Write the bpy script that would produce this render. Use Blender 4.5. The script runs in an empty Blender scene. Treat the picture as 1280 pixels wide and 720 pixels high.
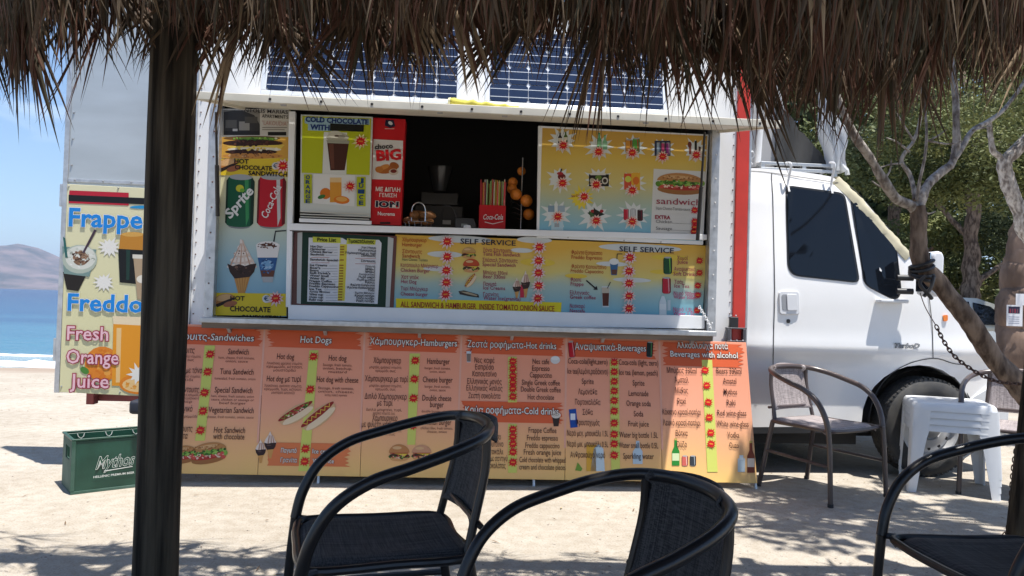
import bpy, bmesh, math, random
from mathutils import Vector, Matrix, noise
random.seed(7)
R = math.radians
scene = bpy.context.scene
COL = scene.collection

# ------------------------------------------------------------------ camera, world, sun, exposure
CAM_Z, FPX, PITCH, ROLL = 1.10, 960.0, 0.020, 0.030
Fv = Vector((0, math.cos(PITCH), math.sin(PITCH)))
_R0 = Vector((1, 0, 0)); _U0 = Vector((0, -math.sin(PITCH), math.cos(PITCH)))
Rv = _R0*math.cos(ROLL) + _U0*math.sin(ROLL)
Uv = _U0*math.cos(ROLL) - _R0*math.sin(ROLL)
CAM = Vector((0, 0, CAM_Z))
cd = bpy.data.cameras.new('camera'); cam = bpy.data.objects.new('camera', cd); COL.objects.link(cam)
cd.sensor_width = 36; cd.lens = 36*FPX/1280; cd.clip_start = 0.05; cd.clip_end = 30000
cam.matrix_world = Matrix(((Rv.x, Uv.x, -Fv.x, 0), (Rv.y, Uv.y, -Fv.y, 0), (Rv.z, Uv.z, -Fv.z, CAM_Z), (0, 0, 0, 1)))
scene.camera = cam
scene.view_settings.view_transform = 'Standard'; scene.view_settings.look = 'None'
scene.view_settings.exposure = 0.88
scene.render.resolution_x = 1024; scene.render.resolution_y = 576
scene.cycles.max_bounces = 8; scene.cycles.use_denoising = True
SUN = Vector((0.225, -0.18, 1)).normalized()          # towards the sun
elev = math.asin(SUN.z); azim = math.atan2(SUN.x, SUN.y)
w = bpy.data.worlds.new('World'); scene.world = w; w.use_nodes = True
nt = w.node_tree; bg = nt.nodes['Background']
sky = nt.nodes.new('ShaderNodeTexSky'); sky.sky_type = 'NISHITA'; sky.sun_disc = False
sky.sun_elevation = elev; sky.sun_rotation = azim; sky.ozone_density = 5.0; sky.dust_density = 0.3
tc = nt.nodes.new('ShaderNodeTexCoord'); mp = nt.nodes.new('ShaderNodeMapping'); mp.inputs['Scale'].default_value = (1.6, 1.6, 9)
nz = nt.nodes.new('ShaderNodeTexNoise'); nz.inputs['Scale'].default_value = 2.2; nz.inputs['Detail'].default_value = 7; nz.inputs['Distortion'].default_value = .6
rp = nt.nodes.new('ShaderNodeValToRGB'); rp.color_ramp.elements[0].position = .56; rp.color_ramp.elements[1].position = .95
rp.color_ramp.elements[1].color = (.6, .6, .6, 1)
mx = nt.nodes.new('ShaderNodeMixRGB'); mx.inputs[2].default_value = (8.5, 9.0, 9.6, 1)
nt.links.new(tc.outputs['Generated'], mp.inputs[0]); nt.links.new(mp.outputs[0], nz.inputs['Vector'])
nt.links.new(nz.outputs[0], rp.inputs[0]); nt.links.new(rp.outputs[0], mx.inputs[0])
nt.links.new(sky.outputs[0], mx.inputs[1]); nt.links.new(mx.outputs[0], bg.inputs[0])
bg.inputs[1].default_value = 0.10
sl = bpy.data.lights.new('sun', 'SUN'); sl.energy = 4.6; sl.angle = R(.53); sl.color = (1, .96, .9)
so = bpy.data.objects.new('sun', sl); COL.objects.link(so)
so.rotation_euler = SUN.to_track_quat('Z', 'Y').to_euler()

# ------------------------------------------------------------------ helpers
def ray(px, py):
    return (Fv + Rv*((px-640)/FPX) - Uv*((py-360)/FPX))
def hit(px, py, p0, n):
    d = ray(px, py); t = (p0-CAM).dot(n)/d.dot(n); return CAM + d*t
def atY(px, py, y): return hit(px, py, Vector((0, y, 0)), Vector((0, 1, 0)))
def ground_at(px, py, z=0): return hit(px, py, Vector((0, 0, z)), Vector((0, 0, 1)))

YAW = R(4.5)
TX = Vector((math.cos(YAW), math.sin(YAW), 0)); TY = Vector((-math.sin(YAW), math.cos(YAW), 0))
TO = Vector((0, 5.0, 0))
TM = Matrix(((TX.x, TY.x, 0, TO.x), (TX.y, TY.y, 0, TO.y), (0, 0, 1, 0), (0, 0, 0, 1)))
def W(px, py, off=0.0):                      # photograph point -> truck-local (x, z) on the plane y = off
    p = hit(px, py, TO+TY*off, TY) - TO
    return p.dot(TX), p.z

def lin(c): return c/12.92 if c <= .04045 else ((c+.055)/1.055)**2.4
def hexc(h): h = h.lstrip('#'); return tuple(lin(int(h[i:i+2], 16)/255) for i in (0, 2, 4)) + (1,)
MC = {}
def mat(name, col, rough=.6, metal=0, nscale=0, namt=0, bump=0, bscale=None, spec=.5, trans=0, col2=None, coat=0, stretch=None, detail=5):
    if name in MC: return MC[name]
    m = bpy.data.materials.new(name); m.use_nodes = True; n = m.node_tree; b = n.nodes['Principled BSDF']
    if isinstance(col, str): col = hexc(col)
    if len(col) == 3: col = tuple(col)+(1,)
    b.inputs['Base Color'].default_value = col; b.inputs['Roughness'].default_value = rough; b.inputs['Metallic'].default_value = metal
    b.inputs['Specular IOR Level'].default_value = spec
    if coat: b.inputs['Coat Weight'].default_value = coat; b.inputs['Coat Roughness'].default_value = .05
    if nscale:
        t = n.nodes.new('ShaderNodeTexCoord'); x = n.nodes.new('ShaderNodeTexNoise'); x.inputs['Scale'].default_value = nscale; x.inputs['Detail'].default_value = detail
        src = t.outputs['Object']
        if stretch:
            mpp = n.nodes.new('ShaderNodeMapping'); mpp.inputs['Scale'].default_value = stretch; n.links.new(src, mpp.inputs[0]); src = mpp.outputs[0]
        n.links.new(src, x.inputs['Vector'])
        r = n.nodes.new('ShaderNodeValToRGB'); r.color_ramp.elements[0].position = .38; r.color_ramp.elements[1].position = .62
        c2 = hexc(col2) if isinstance(col2, str) else (tuple(col2)+(1,))[:4] if col2 else tuple(min(1, c*(1-namt)) for c in col[:3])+(1,)
        r.color_ramp.elements[0].color = c2; r.color_ramp.elements[1].color = col
        n.links.new(x.outputs[0], r.inputs[0]); n.links.new(r.outputs[0], b.inputs['Base Color'])
        if bump:
            y = x
            if bscale:
                y = n.nodes.new('ShaderNodeTexNoise'); y.inputs['Scale'].default_value = bscale; y.inputs['Detail'].default_value = 6; n.links.new(src, y.inputs['Vector'])
            bp = n.nodes.new('ShaderNodeBump'); bp.inputs['Strength'].default_value = bump; bp.inputs['Distance'].default_value = .01
            n.links.new(y.outputs[0], bp.inputs['Height']); n.links.new(bp.outputs[0], b.inputs['Normal'])
    MC[name] = m; return m
def inkc(h): c = hexc(h); return (c[0]*.74, c[1]*.74, c[2]*.74, 1)
def ink(h): return mat('print '+h, inkc(h), rough=.45, spec=.3)

class MB:
    def __init__(s): s.v = []; s.f = []; s.mi = []; s.mats = []
    def slot(s, m):
        if m not in s.mats: s.mats.append(m)
        return s.mats.index(m)
    def add(s, v, f, m=None):
        o = len(s.v); s.v += [tuple(x) for x in v]; s.f += [tuple(i+o for i in q) for q in f]
        k = s.slot(m) if m else 0; s.mi += [k]*len(f); return s
    def box(s, x0, x1, y0, y1, z0, z1, m=None, M=None):
        v = [Vector((x, y, z)) for z in (z0, z1) for y in (y0, y1) for x in (x0, x1)]
        if M: v = [M @ p for p in v]
        return s.add(v, [(0, 2, 3, 1), (4, 5, 7, 6), (0, 1, 5, 4), (2, 6, 7, 3), (0, 4, 6, 2), (1, 3, 7, 5)], m)
    def tube(s, pts, r, n=10, m=None, caps=True, closed=False):
        pts = [Vector(p) for p in pts]; rs = r if isinstance(r, (list, tuple)) else [r]*len(pts); v = []; f = []; N = len(pts)
        up = None
        for i, p in enumerate(pts):
            if closed: t = (pts[(i+1) % N]-pts[i-1]).normalized()
            else: t = (pts[min(i+1, N-1)]-pts[max(i-1, 0)]).normalized()
            if up is None:
                up = Vector((0, 0, 1)) if abs(t.z) < .9 else Vector((1, 0, 0))
            a = t.cross(up).normalized(); up = a.cross(t).normalized()
            for k in range(n):
                an = 2*math.pi*k/n; v.append(p + (a*math.cos(an)+up*math.sin(an))*rs[i])
        for i in range(N if closed else N-1):
            for k in range(n):
                a0 = i*n+k; a1 = i*n+(k+1) % n; j = ((i+1) % N)*n
                f.append((a0, j+k, j+(k+1) % n, a1))
        if caps and not closed: f.append(tuple(range(n))); f.append(tuple((N-1)*n+k for k in reversed(range(n))))
        return s.add(v, f, m)
    def prism(s, pts, a0, a1, axis='y', m=None):   # pts: 2D outline; extruded along axis
        n = len(pts)
        def P(p, a): return {'y': (p[0], a, p[1]), 'z': (p[0], p[1], a), 'x': (a, p[0], p[1])}[axis]
        v = [P(p, a0) for p in pts]+[P(p, a1) for p in pts]
        f = [tuple(range(n)), tuple(reversed(range(n, 2*n)))]+[(i, i+n, (i+1) % n+n, (i+1) % n) for i in range(n)]
        return s.add(v, f, m)
    def lathe(s, prof, n=24, m=None, M=None, axis='z'):   # prof: (r, h)
        v = []; f = []
        for r, h in prof:
            for k in range(n):
                a = 2*math.pi*k/n; p = Vector((r*math.cos(a), r*math.sin(a), h)) if axis == 'z' else Vector((r*math.cos(a), h, r*math.sin(a)))
                v.append(M @ p if M else p)
        for i in range(len(prof)-1):
            for k in range(n): f.append((i*n+k, i*n+(k+1) % n, (i+1)*n+(k+1) % n, (i+1)*n+k))
        return s.add(v, f, m)
    def ball(s, c, r, n=12, m=None, sz=(1, 1, 1)):
        v = []; f = []; k2 = n//2
        for i in range(k2+1):
            th = math.pi*i/k2
            for k in range(n):
                a = 2*math.pi*k/n; v.append((c[0]+r*sz[0]*math.sin(th)*math.cos(a), c[1]+r*sz[1]*math.sin(th)*math.sin(a), c[2]+r*sz[2]*math.cos(th)))
        for i in range(k2):
            for k in range(n): f.append((i*n+k, (i+1)*n+k, (i+1)*n+(k+1) % n, i*n+(k+1) % n))
        return s.add(v, f, m)
    def build(s, name, m=None, parent=None, smooth=False, bevel=0, sharp=35, loc=None, fix=True):
        me = bpy.data.meshes.new(name); me.from_pydata(s.v, [], s.f)
        if s.mats:
            for x in s.mats: me.materials.append(x)
            me.polygons.foreach_set('material_index', s.mi)
        elif m: me.materials.append(m)
        if fix and len(s.f) < 20000:
            b = bmesh.new(); b.from_mesh(me); bmesh.ops.recalc_face_normals(b, faces=b.faces); b.to_mesh(me); b.free()
        if smooth:
            me.shade_smooth()
            if sharp: me.set_sharp_from_angle(angle=R(sharp))
        o = bpy.data.objects.new(name, me); COL.objects.link(o)
        if parent: o.parent = parent
        if loc: o.location = loc
        if bevel:
            bv = o.modifiers.new('bevel', 'BEVEL'); bv.width = bevel; bv.segments = 2; bv.limit_method = 'ANGLE'
            wn = o.modifiers.new('wn', 'WEIGHTED_NORMAL'); me.shade_smooth()
        return o
def tag(o, label=None, cat=None, group=None, kind=None):
    if label: o['label'] = label
    if cat: o['category'] = cat
    if group: o['group'] = group
    if kind: o['kind'] = kind
    return o
def thing(name, label, cat, M=None, loc=None, rz=0, group=None):
    o = bpy.data.objects.new(name, None); COL.objects.link(o); o.empty_display_size = .1
    if M is not None: o.matrix_world = M
    if loc is not None: o.location = loc; o.rotation_euler = (0, 0, rz)
    return tag(o, label, cat, group)
KIDS = {}
def copy_tree(o, parent=None):
    c = o.copy(); COL.objects.link(c)
    if parent: c.parent = parent
    for ch in [x for x in ALLOBJ() if x.parent == o]: copy_tree(ch, c)
    return c
def ALLOBJ(): return list(COL.objects)
def spline(P, n=6, closed=False):
    P = [Vector(p) for p in P]; out = []; N = len(P)
    for i in range(N if closed else N-1):
        g = (lambda k: P[k % N]) if closed else (lambda k: P[max(0, min(N-1, k))])
        p0, p1, p2, p3 = g(i-1), g(i), g(i+1), g(i+2)
        for k in range(n):
            t = k/n; out.append(.5*((2*p1)+(p2-p0)*t+(2*p0-5*p1+4*p2-p3)*t*t+(3*p1-p0-3*p2+p3)*t**3))
    if not closed: out.append(P[-1])
    return out

# ------------------------------------------------------------------ materials
def sand_material():
    m = bpy.data.materials.new('sand'); m.use_nodes = True; n = m.node_tree; b = n.nodes['Principled BSDF']; L = n.links
    b.inputs['Roughness'].default_value = .95; b.inputs['Specular IOR Level'].default_value = .1
    t = n.nodes.new('ShaderNodeTexCoord')
    def N(s, d=6): x = n.nodes.new('ShaderNodeTexNoise'); x.inputs['Scale'].default_value = s; x.inputs['Detail'].default_value = d; L.new(t.outputs['Object'], x.inputs['Vector']); return x
    def RP(src, p0, c0, p1, c1):
        r = n.nodes.new('ShaderNodeValToRGB'); r.color_ramp.elements[0].position = p0; r.color_ramp.elements[0].color = c0
        r.color_ramp.elements[1].position = p1; r.color_ramp.elements[1].color = c1; L.new(src, r.inputs[0]); return r
    def MX(f, a, c, kind='MIX'):
        x = n.nodes.new('ShaderNodeMixRGB'); x.blend_type = kind
        if isinstance(f, float): x.inputs[0].default_value = f
        else: L.new(f, x.inputs[0])
        L.new(a, x.inputs[1]); L.new(c, x.inputs[2]); return x
    base = RP(N(1.3).outputs[0], .3, (.38, .34, .285, 1), .7, (.47, .43, .37, 1))
    med = RP(N(14).outputs[0], .35, (.86, .84, .81, 1), .62, (1, 1, 1, 1))
    fine = RP(N(110, 3).outputs[0], .30, (.74, .70, .65, 1), .52, (1, 1, 1, 1))
    c = MX(1.0, base.outputs[0], med.outputs[0], 'MULTIPLY'); c = MX(.8, c.outputs[0], fine.outputs[0], 'MULTIPLY')
    # wet sand near the water, by height
    sp = n.nodes.new('ShaderNodeSeparateXYZ'); L.new(t.outputs['Object'], sp.inputs[0])
    wet = n.nodes.new('ShaderNodeMapRange'); wet.inputs[1].default_value = -.10; wet.inputs[2].default_value = -.22; L.new(sp.outputs[2], wet.inputs[0])
    wc = n.nodes.new('ShaderNodeRGB'); wc.outputs[0].default_value = (.30, .24, .19, 1)
    c = MX(wet.outputs[0], c.outputs[0], wc.outputs[0]); L.new(c.outputs[0], b.inputs['Base Color'])
    ad = n.nodes.new('ShaderNodeMath'); ad.operation = 'ADD'; ad2 = n.nodes.new('ShaderNodeMath'); ad2.operation = 'MULTIPLY_ADD'
    L.new(N(9, 8).outputs[0], ad2.inputs[0]); ad2.inputs[1].default_value = 1.9; L.new(N(70, 5).outputs[0], ad2.inputs[2])
    bp = n.nodes.new('ShaderNodeBump'); bp.inputs['Strength'].default_value = .5; bp.inputs['Distance'].default_value = .010
    L.new(ad2.outputs[0], bp.inputs['Height']); L.new(bp.outputs[0], b.inputs['Normal'])
    return m
SAND = sand_material()
WHITE = mat('white paint', (.78, .79, .80), .32, nscale=3, namt=.06, coat=.3)
WHITED = mat('white box panel', (.80, .80, .795), .4, nscale=1.5, namt=.10, stretch=(1, 1, .3))
GREYP = mat('brushed grey door sheet', (.50, .54, .56), .38, metal=.35, nscale=2.5, namt=.14, stretch=(.6, 1, 2))
CREAM = mat('cream enamel', (.70, .66, .55), .5, nscale=6, namt=.12)
RED = mat('red corner trim', (.62, .045, .03), .42, nscale=5, namt=.15)
ALU = mat('dull aluminium', (.55, .56, .57), .38, metal=.7, nscale=20, namt=.2)
BLACKP = mat('black plastic', (.018, .018, .02), .45)
BLACKT = mat('black painted steel tube', (.013, .012, .013), .3, spec=.45)
BROWNT = mat('brown painted steel tube', (.075, .055, .05), .3, spec=.6)
GLASS = mat('dark tinted glass', (.006, .008, .012), .05, spec=.35)
RUBBER = mat('tyre rubber', (.035, .035, .036), .75, nscale=12, namt=.3, col2=(.06, .057, .052), bump=.2)
RIMM = mat('silver wheel paint', (.55, .56, .58), .35, metal=.3)
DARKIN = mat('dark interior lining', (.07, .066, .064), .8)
RUST = mat('rusty steel', (.12, .06, .04), .7, nscale=60, namt=.5, col2=(.05, .03, .025), metal=.3)
PLASTW = mat('white moulded plastic', (.74, .75, .76), .38, nscale=4, namt=.05)
BARKG = mat('pale grey bark', (.40, .36, .32), .9, nscale=34, namt=.6, col2=(.12, .095, .08), bump=1, bscale=60, stretch=(1, 1, .5))
BARKB = mat('brown bark', (.24, .175, .13), .95, nscale=26, namt=.6, col2=(.065, .042, .03), bump=1, bscale=45, stretch=(1, 1, .3))
POSTM = mat('weathered dark post wood', (.085, .068, .048), .85, nscale=34, col2=(.016, .013, .010), bump=1, bscale=60, stretch=(1, 1, .05), detail=8, spec=.15)

def fabric(name, c1, c2):
    m = mat(name, c1, .8); n = m.node_tree; b = n.nodes['Principled BSDF']; L = n.links
    t = n.nodes.new('ShaderNodeTexCoord'); out = []
    for sc_ in ((6, 320, 6), (320, 6, 320)):
        mpp = n.nodes.new('ShaderNodeMapping'); mpp.inputs['Scale'].default_value = sc_; x = n.nodes.new('ShaderNodeTexNoise'); x.inputs['Scale'].default_value = 1.0; x.inputs['Detail'].default_value = 3
        L.new(t.outputs['Object'], mpp.inputs[0]); L.new(mpp.outputs[0], x.inputs['Vector']); out.append(x)
    a = n.nodes.new('ShaderNodeMath'); a.operation = 'ADD'; L.new(out[0].outputs[0], a.inputs[0]); L.new(out[1].outputs[0], a.inputs[1])
    h = n.nodes.new('ShaderNodeMath'); h.operation = 'MULTIPLY'; h.inputs[1].default_value = .5; L.new(a.outputs[0], h.inputs[0])
    r = n.nodes.new('ShaderNodeValToRGB'); r.color_ramp.elements[0].position = .40; r.color_ramp.elements[1].position = .60
    r.color_ramp.elements[0].color = c2+(1,); r.color_ramp.elements[1].color = c1+(1,); L.new(h.outputs[0], r.inputs[0]); L.new(r.outputs[0], b.inputs['Base Color'])
    bp = n.nodes.new('ShaderNodeBump'); bp.inputs['Strength'].default_value = .3; bp.inputs['Distance'].default_value = .002; L.new(h.outputs[0], bp.inputs['Height']); L.new(bp.outputs[0], b.inputs['Normal'])
    return m
FAB_DARK = fabric('charcoal woven mesh', (.075, .070, .070), (.010, .0095, .011))
FAB_LIGHT = fabric('grey brown woven mesh', (.40, .35, .34), (.17, .145, .145))

# ------------------------------------------------------------------ ground, sea, hills
def sstep(a, b, x): t = max(0, min(1, (x-a)/(b-a))); return t*t*(3-2*t)
def gz(x, y):
    land = sstep(1.0, 6.0, x)                      # the land goes on behind the cab, the beach falls away at the left
    z = -1.6*sstep(7.5, 29, y)*(1-land) + .0*land
    z += (noise.noise(Vector((x*.35, y*.35, 0)))*.05)*sstep(6, 12, y)
    if y < 7: z += noise.noise(Vector((x*1.3, y*1.3, 3)))*.008
    return z
def build_ground():
    def axis(fine0, fine1, step, far):
        a = [fine0+step*i for i in range(int((fine1-fine0)/step)+1)]
        s = step; x = a[-1]
        while x < far: s *= 1.35; x += s; a.append(x)
        s = step; x = a[0]
        while x > -far: s *= 1.35; x -= s; a.insert(0, x)
        return a
    xs = axis(-8, 8, .25, 9000); ys = axis(-4, 34, .25, 9000)
    v = []; 
    for y in ys:
        for x in xs:
            z = gz(x, y)
            if x < 1 and y > 29: z = -1.6 - min(6, (y-29)*.02)
            if y > 60 and x > 1: z -= 0
            v.append((x, y, z))
    n = len(xs); f = [(j*n+i, j*n+i+1, (j+1)*n+i+1, (j+1)*n+i) for j in range(len(ys)-1) for i in range(n-1)]
    g = MB().add(v, f).build('ground', SAND, smooth=True, sharp=0, fix=False); tag(g, kind='structure')
build_ground()
SEA_Z = -.80
def sea():
    m = bpy.data.materials.new('sea water'); m.use_nodes = True; n = m.node_tree; L = n.links; b = n.nodes['Principled BSDF']
    b.inputs['Roughness'].default_value = .22; b.inputs['IOR'].default_value = 1.33
    t = n.nodes.new('ShaderNodeTexCoord'); sp = n.nodes.new('ShaderNodeSeparateXYZ'); L.new(t.outputs['Object'], sp.inputs[0])
    mr = n.nodes.new('ShaderNodeMath'); mr.operation = 'LOGARITHM'; mr.inputs[1].default_value = 10; L.new(sp.outputs[1], mr.inputs[0])
    ms = n.nodes.new('ShaderNodeMapRange'); ms.inputs[1].default_value = 1.25; ms.inputs[2].default_value = 2.6; L.new(mr.outputs[0], ms.inputs[0])
    nzz = n.nodes.new('ShaderNodeTexNoise'); nzz.inputs['Scale'].default_value = .05; mpp = n.nodes.new('ShaderNodeMapping'); mpp.inputs['Scale'].default_value = (.4, 3, 1); L.new(t.outputs['Object'], mpp.inputs[0]); L.new(mpp.outputs[0], nzz.inputs['Vector'])
    a = n.nodes.new('ShaderNodeMath'); a.operation = 'MULTIPLY_ADD'; a.inputs[1].default_value = .35; L.new(nzz.outputs[0], a.inputs[0]); L.new(ms.outputs[0], a.inputs[2])
    r = n.nodes.new('ShaderNodeValToRGB'); e = r.color_ramp.elements; e[0].position = .12; e[0].color = (.22, .27, .26, 1); e[1].position = 1.0; e[1].color = (.004, .024, .09, 1)
    q = e.new(.30); q.color = (.04, .15, .22, 1); q = e.new(.55); q.color = (.008, .060, .14, 1)
    L.new(a.outputs[0], r.inputs[0]); L.new(r.outputs[0], b.inputs['Base Color'])
    w1 = n.nodes.new('ShaderNodeTexNoise'); w1.inputs['Scale'].default_value = 1.2; w1.inputs['Detail'].default_value = 8; mp2 = n.nodes.new('ShaderNodeMapping'); mp2.inputs['Scale'].default_value = (.6, 2, 1); L.new(t.outputs['Object'], mp2.inputs[0]); L.new(mp2.outputs[0], w1.inputs['Vector'])
    bp = n.nodes.new('ShaderNodeBump'); bp.inputs['Strength'].default_value = .6; bp.inputs['Distance'].default_value = .25; L.new(w1.outputs[0], bp.inputs['Height']); L.new(bp.outputs[0], b.inputs['Normal'])
    x0 = -9000; s = MB(); ys = [15, 20, 30, 60, 120, 400, 1500, 8900]
    v = []; f = []
    for y in ys: v += [(x0, y, SEA_Z), (6, y, SEA_Z)]
    for i in range(len(ys)-1): f.append((2*i, 2*i+1, 2*i+3, 2*i+2))
    tag(s.add(v, f).build('sea', m, fix=False), kind='structure')
    # breaking foam along the waterline: a low uneven ribbon
    fm = mat('sea foam', (.85, .87, .88), .8, nscale=3, namt=.15)
    for nm, yoff, wid, hh in (('surf_foam', 1.5, .9, .14), ('surf_foam', 4.2, .3, .06)):
        v = []; f = []; N = 160
        for i in range(N):
            x = -30+i*.2; y = 17.6+yoff+.5*noise.noise(Vector((x*.22, yoff, 1)))+.12*noise.noise(Vector((x*1.2, yoff, 5)))
            wd = wid*(.7+.8*abs(noise.noise(Vector((x*.7, yoff, 9)))))
            for k, (t_, h_) in enumerate(((-1, 0), (-.4, 1), (.3, 1), (1, 0))): v.append((x, y+t_*wd*.5, SEA_Z+.005+h_*hh*(.6+.8*abs(noise.noise(Vector((x*2, k, 2)))))))
        for i in range(N-1):
            for k in range(3): f.append((i*4+k, (i+1)*4+k, (i+1)*4+k+1, i*4+k+1))
        tag(MB().add(v, f).build(nm, fm, smooth=True, sharp=0), kind='stuff', label='white foam of small waves breaking along the beach', cat='foam')
sea()
def hills():
    hm = mat('dry hillside', (.17, .135, .14), .95, nscale=.006, col2=(.06, .065, .075), detail=10, stretch=(1, 1, 2.5))
    # skyline heights from the photograph, as a real ridge four kilometres off
    sky_px = [(-160, 330), (-90, 318), (-40, 308), (0, 304), (25, 307), (50, 318), (78, 332), (120, 345), (190, 352), (260, 358)]
    D = 4200; nx = 90; ny = 16; v = []; f = []
    for j in range(ny):
        t = j/(ny-1)
        for i in range(nx):
            px = -400 + i*8.5
            k = 0
            if px <= sky_px[0][0]: sy = 330+(-px-160)*.06
            elif px >= 260: sy = 361
            else:
                for a, b in zip(sky_px, sky_px[1:]):
                    if a[0] <= px <= b[0]: sy = a[1]+(b[1]-a[1])*(px-a[0])/(b[0]-a[0]); break
            X = (px-640)/FPX*D
            top = max(0, (361.5-sy))/FPX*D*1.02
            prof = math.sin(min(1, t*1.6)*math.pi/2)
            z = top*prof*(1 if t < .63 else max(0, 1-(t-.63)*2.2))
            q = Vector((X*.004, t*5, 0)); z *= 1+.16*noise.fractal(q, 1, 2, 5)*(1 - (t > .55)*.6)
            v.append((X, D-700+t*1400, z-3))
    for j in range(ny-1):
        for i in range(nx-1): f.append((j*nx+i, j*nx+i+1, (j+1)*nx+i+1, (j+1)*nx+i))
    tag(MB().add(v, f).build('hills', hm, smooth=True, sharp=0), kind='structure')
hills()
def scatter_pebbles():
    pm = mat('pebble', (.48, .43, .37), .9, nscale=30, namt=.5, col2=(.26, .22, .18)); s = MB(); rnd = random.Random(3)
    def stone(x, y, r, z0=None):
        z = gz(x, y) if z0 is None else z0; a0 = rnd.random()*6; n = 5; v = []
        for k in range(n):
            a = a0+2*math.pi*k/n; rr = r*rnd.uniform(.7, 1.2); v.append((x+rr*math.cos(a), y+rr*math.sin(a), z-.002))
        for k in range(n):
            a = a0+2*math.pi*k/n; rr = r*rnd.uniform(.45, .8); v.append((x+rr*math.cos(a), y+rr*math.sin(a), z+r*rnd.uniform(.3, .6)))
        s.add(v, [tuple(range(n, 2*n))]+[(i, (i+1) % n, (i+1) % n+n, i+n) for i in range(n)])
    for _ in range(3800):
        y = 2.4+rnd.random()**1.5*8; x = rnd.uniform(-1, 1)*(y*.72+.3); stone(x, y, rnd.choice([.002, .0025, .003, .004, .006])*(1+.05*y))
    tag(s.build('pebbles', pm, fix=False), kind='stuff', label='small pebbles and grit scattered on the pale sand', cat='pebbles')
scatter_pebbles()

# ------------------------------------------------------------------ the food truck
truck = thing('food_truck', 'white food truck with red corner trim, open serving hatch and solar panels above it', 'truck', M=TM)
XL = W(236, 300)[0]; XR = W(931, 300)[0]; ZB, ZT, WID = .47, 3.05, 2.02
OX0 = W(268, 300)[0]; OX1 = W(888, 300)[0]; OZ0 = W(560, 404)[1]; OZ1 = 2.33
def box_body():
    s = MB(); t = .04; wh = WHITED
    s.box(XL, OX0, 0, t, ZB, ZT, wh); s.box(OX1, XR, 0, t, ZB, ZT, wh)
    s.box(OX0, OX1, 0, t, ZB, OZ0, wh); s.box(OX0, OX1, 0, t, OZ1, ZT, wh)
    s.box(XL, XL+t, t, WID-t, ZB, ZT, wh); s.box(XR-t, XR, t, WID-t, ZB, ZT, wh)
    s.box(XL, XR, WID-t, WID, ZB, ZT, wh); s.box(XL-.01, XR+.01, -.01, WID+.01, ZT+.001, ZT+.04, wh); s.box(XL+t, XR-t, t, WID-t, ZB, ZB+.04, wh)
    s.build('box_body', parent=truck)
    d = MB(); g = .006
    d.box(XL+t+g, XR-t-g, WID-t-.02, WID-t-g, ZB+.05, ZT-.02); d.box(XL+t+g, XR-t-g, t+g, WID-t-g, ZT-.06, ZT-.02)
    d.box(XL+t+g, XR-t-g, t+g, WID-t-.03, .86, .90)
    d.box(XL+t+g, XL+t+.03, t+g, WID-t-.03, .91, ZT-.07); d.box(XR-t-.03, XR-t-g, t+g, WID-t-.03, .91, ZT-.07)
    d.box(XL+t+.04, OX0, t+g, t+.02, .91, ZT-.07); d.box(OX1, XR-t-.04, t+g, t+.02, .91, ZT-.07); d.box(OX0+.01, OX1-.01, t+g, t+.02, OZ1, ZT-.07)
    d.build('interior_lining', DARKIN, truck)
box_body()
# trims around the box
def trim(name, m, x0, x1, y0, y1, z0, z1, bevel=.004): return MB().box(x0, x1, y0, y1, z0, z1).build(name, m, truck, bevel=bevel)
trim('corner_trim', RED, XR-.075, XR+.012, -.014, .05, ZB+.02, ZT-.002, .006)
trim('corner_trim', ALU, XR+.0125, XR+.03, -.008, .05, ZB+.02, ZT-.002)
trim('edge_angle', ALU, XL-.012, XL+.028, -.012, .03, ZB, ZT-.002)
trim('frame_strip', ALU, OX0-.045, OX0+.012, -.016, .08, OZ0-.01, OZ1+.0)
trim('frame_strip', ALU, OX1-.012, OX1+.045, -.016, .08, OZ0-.01, OZ1+.0)
def rivets(name, pts, y, r=.006, m=ALU):
    s = MB()
    for x, z in pts: s.ball((x, y, z), r, 6)
    return s.build(name, m, truck, smooth=True)
dark_riv = mat('dark rivet', (.12, .06, .05), .5)
rivets('rivet_row', [(XL+.045, .6+i*.075) for i in range(32)], -.002, .005, dark_riv)
rivets('rivet_row', [(XR-.092, .55+i*.075) for i in range(33)], -.002, .005, dark_riv)
rivets('rivet_row', [(OX0-.02, OZ0+.05+i*.16) for i in range(9)], -.018, .006, dark_riv)
rivets('rivet_row', [(OX1+.02, OZ0+.05+i*.16) for i in range(9)], -.018, .006, mat('pale rivet', (.8, .8, .8), .4))
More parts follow.
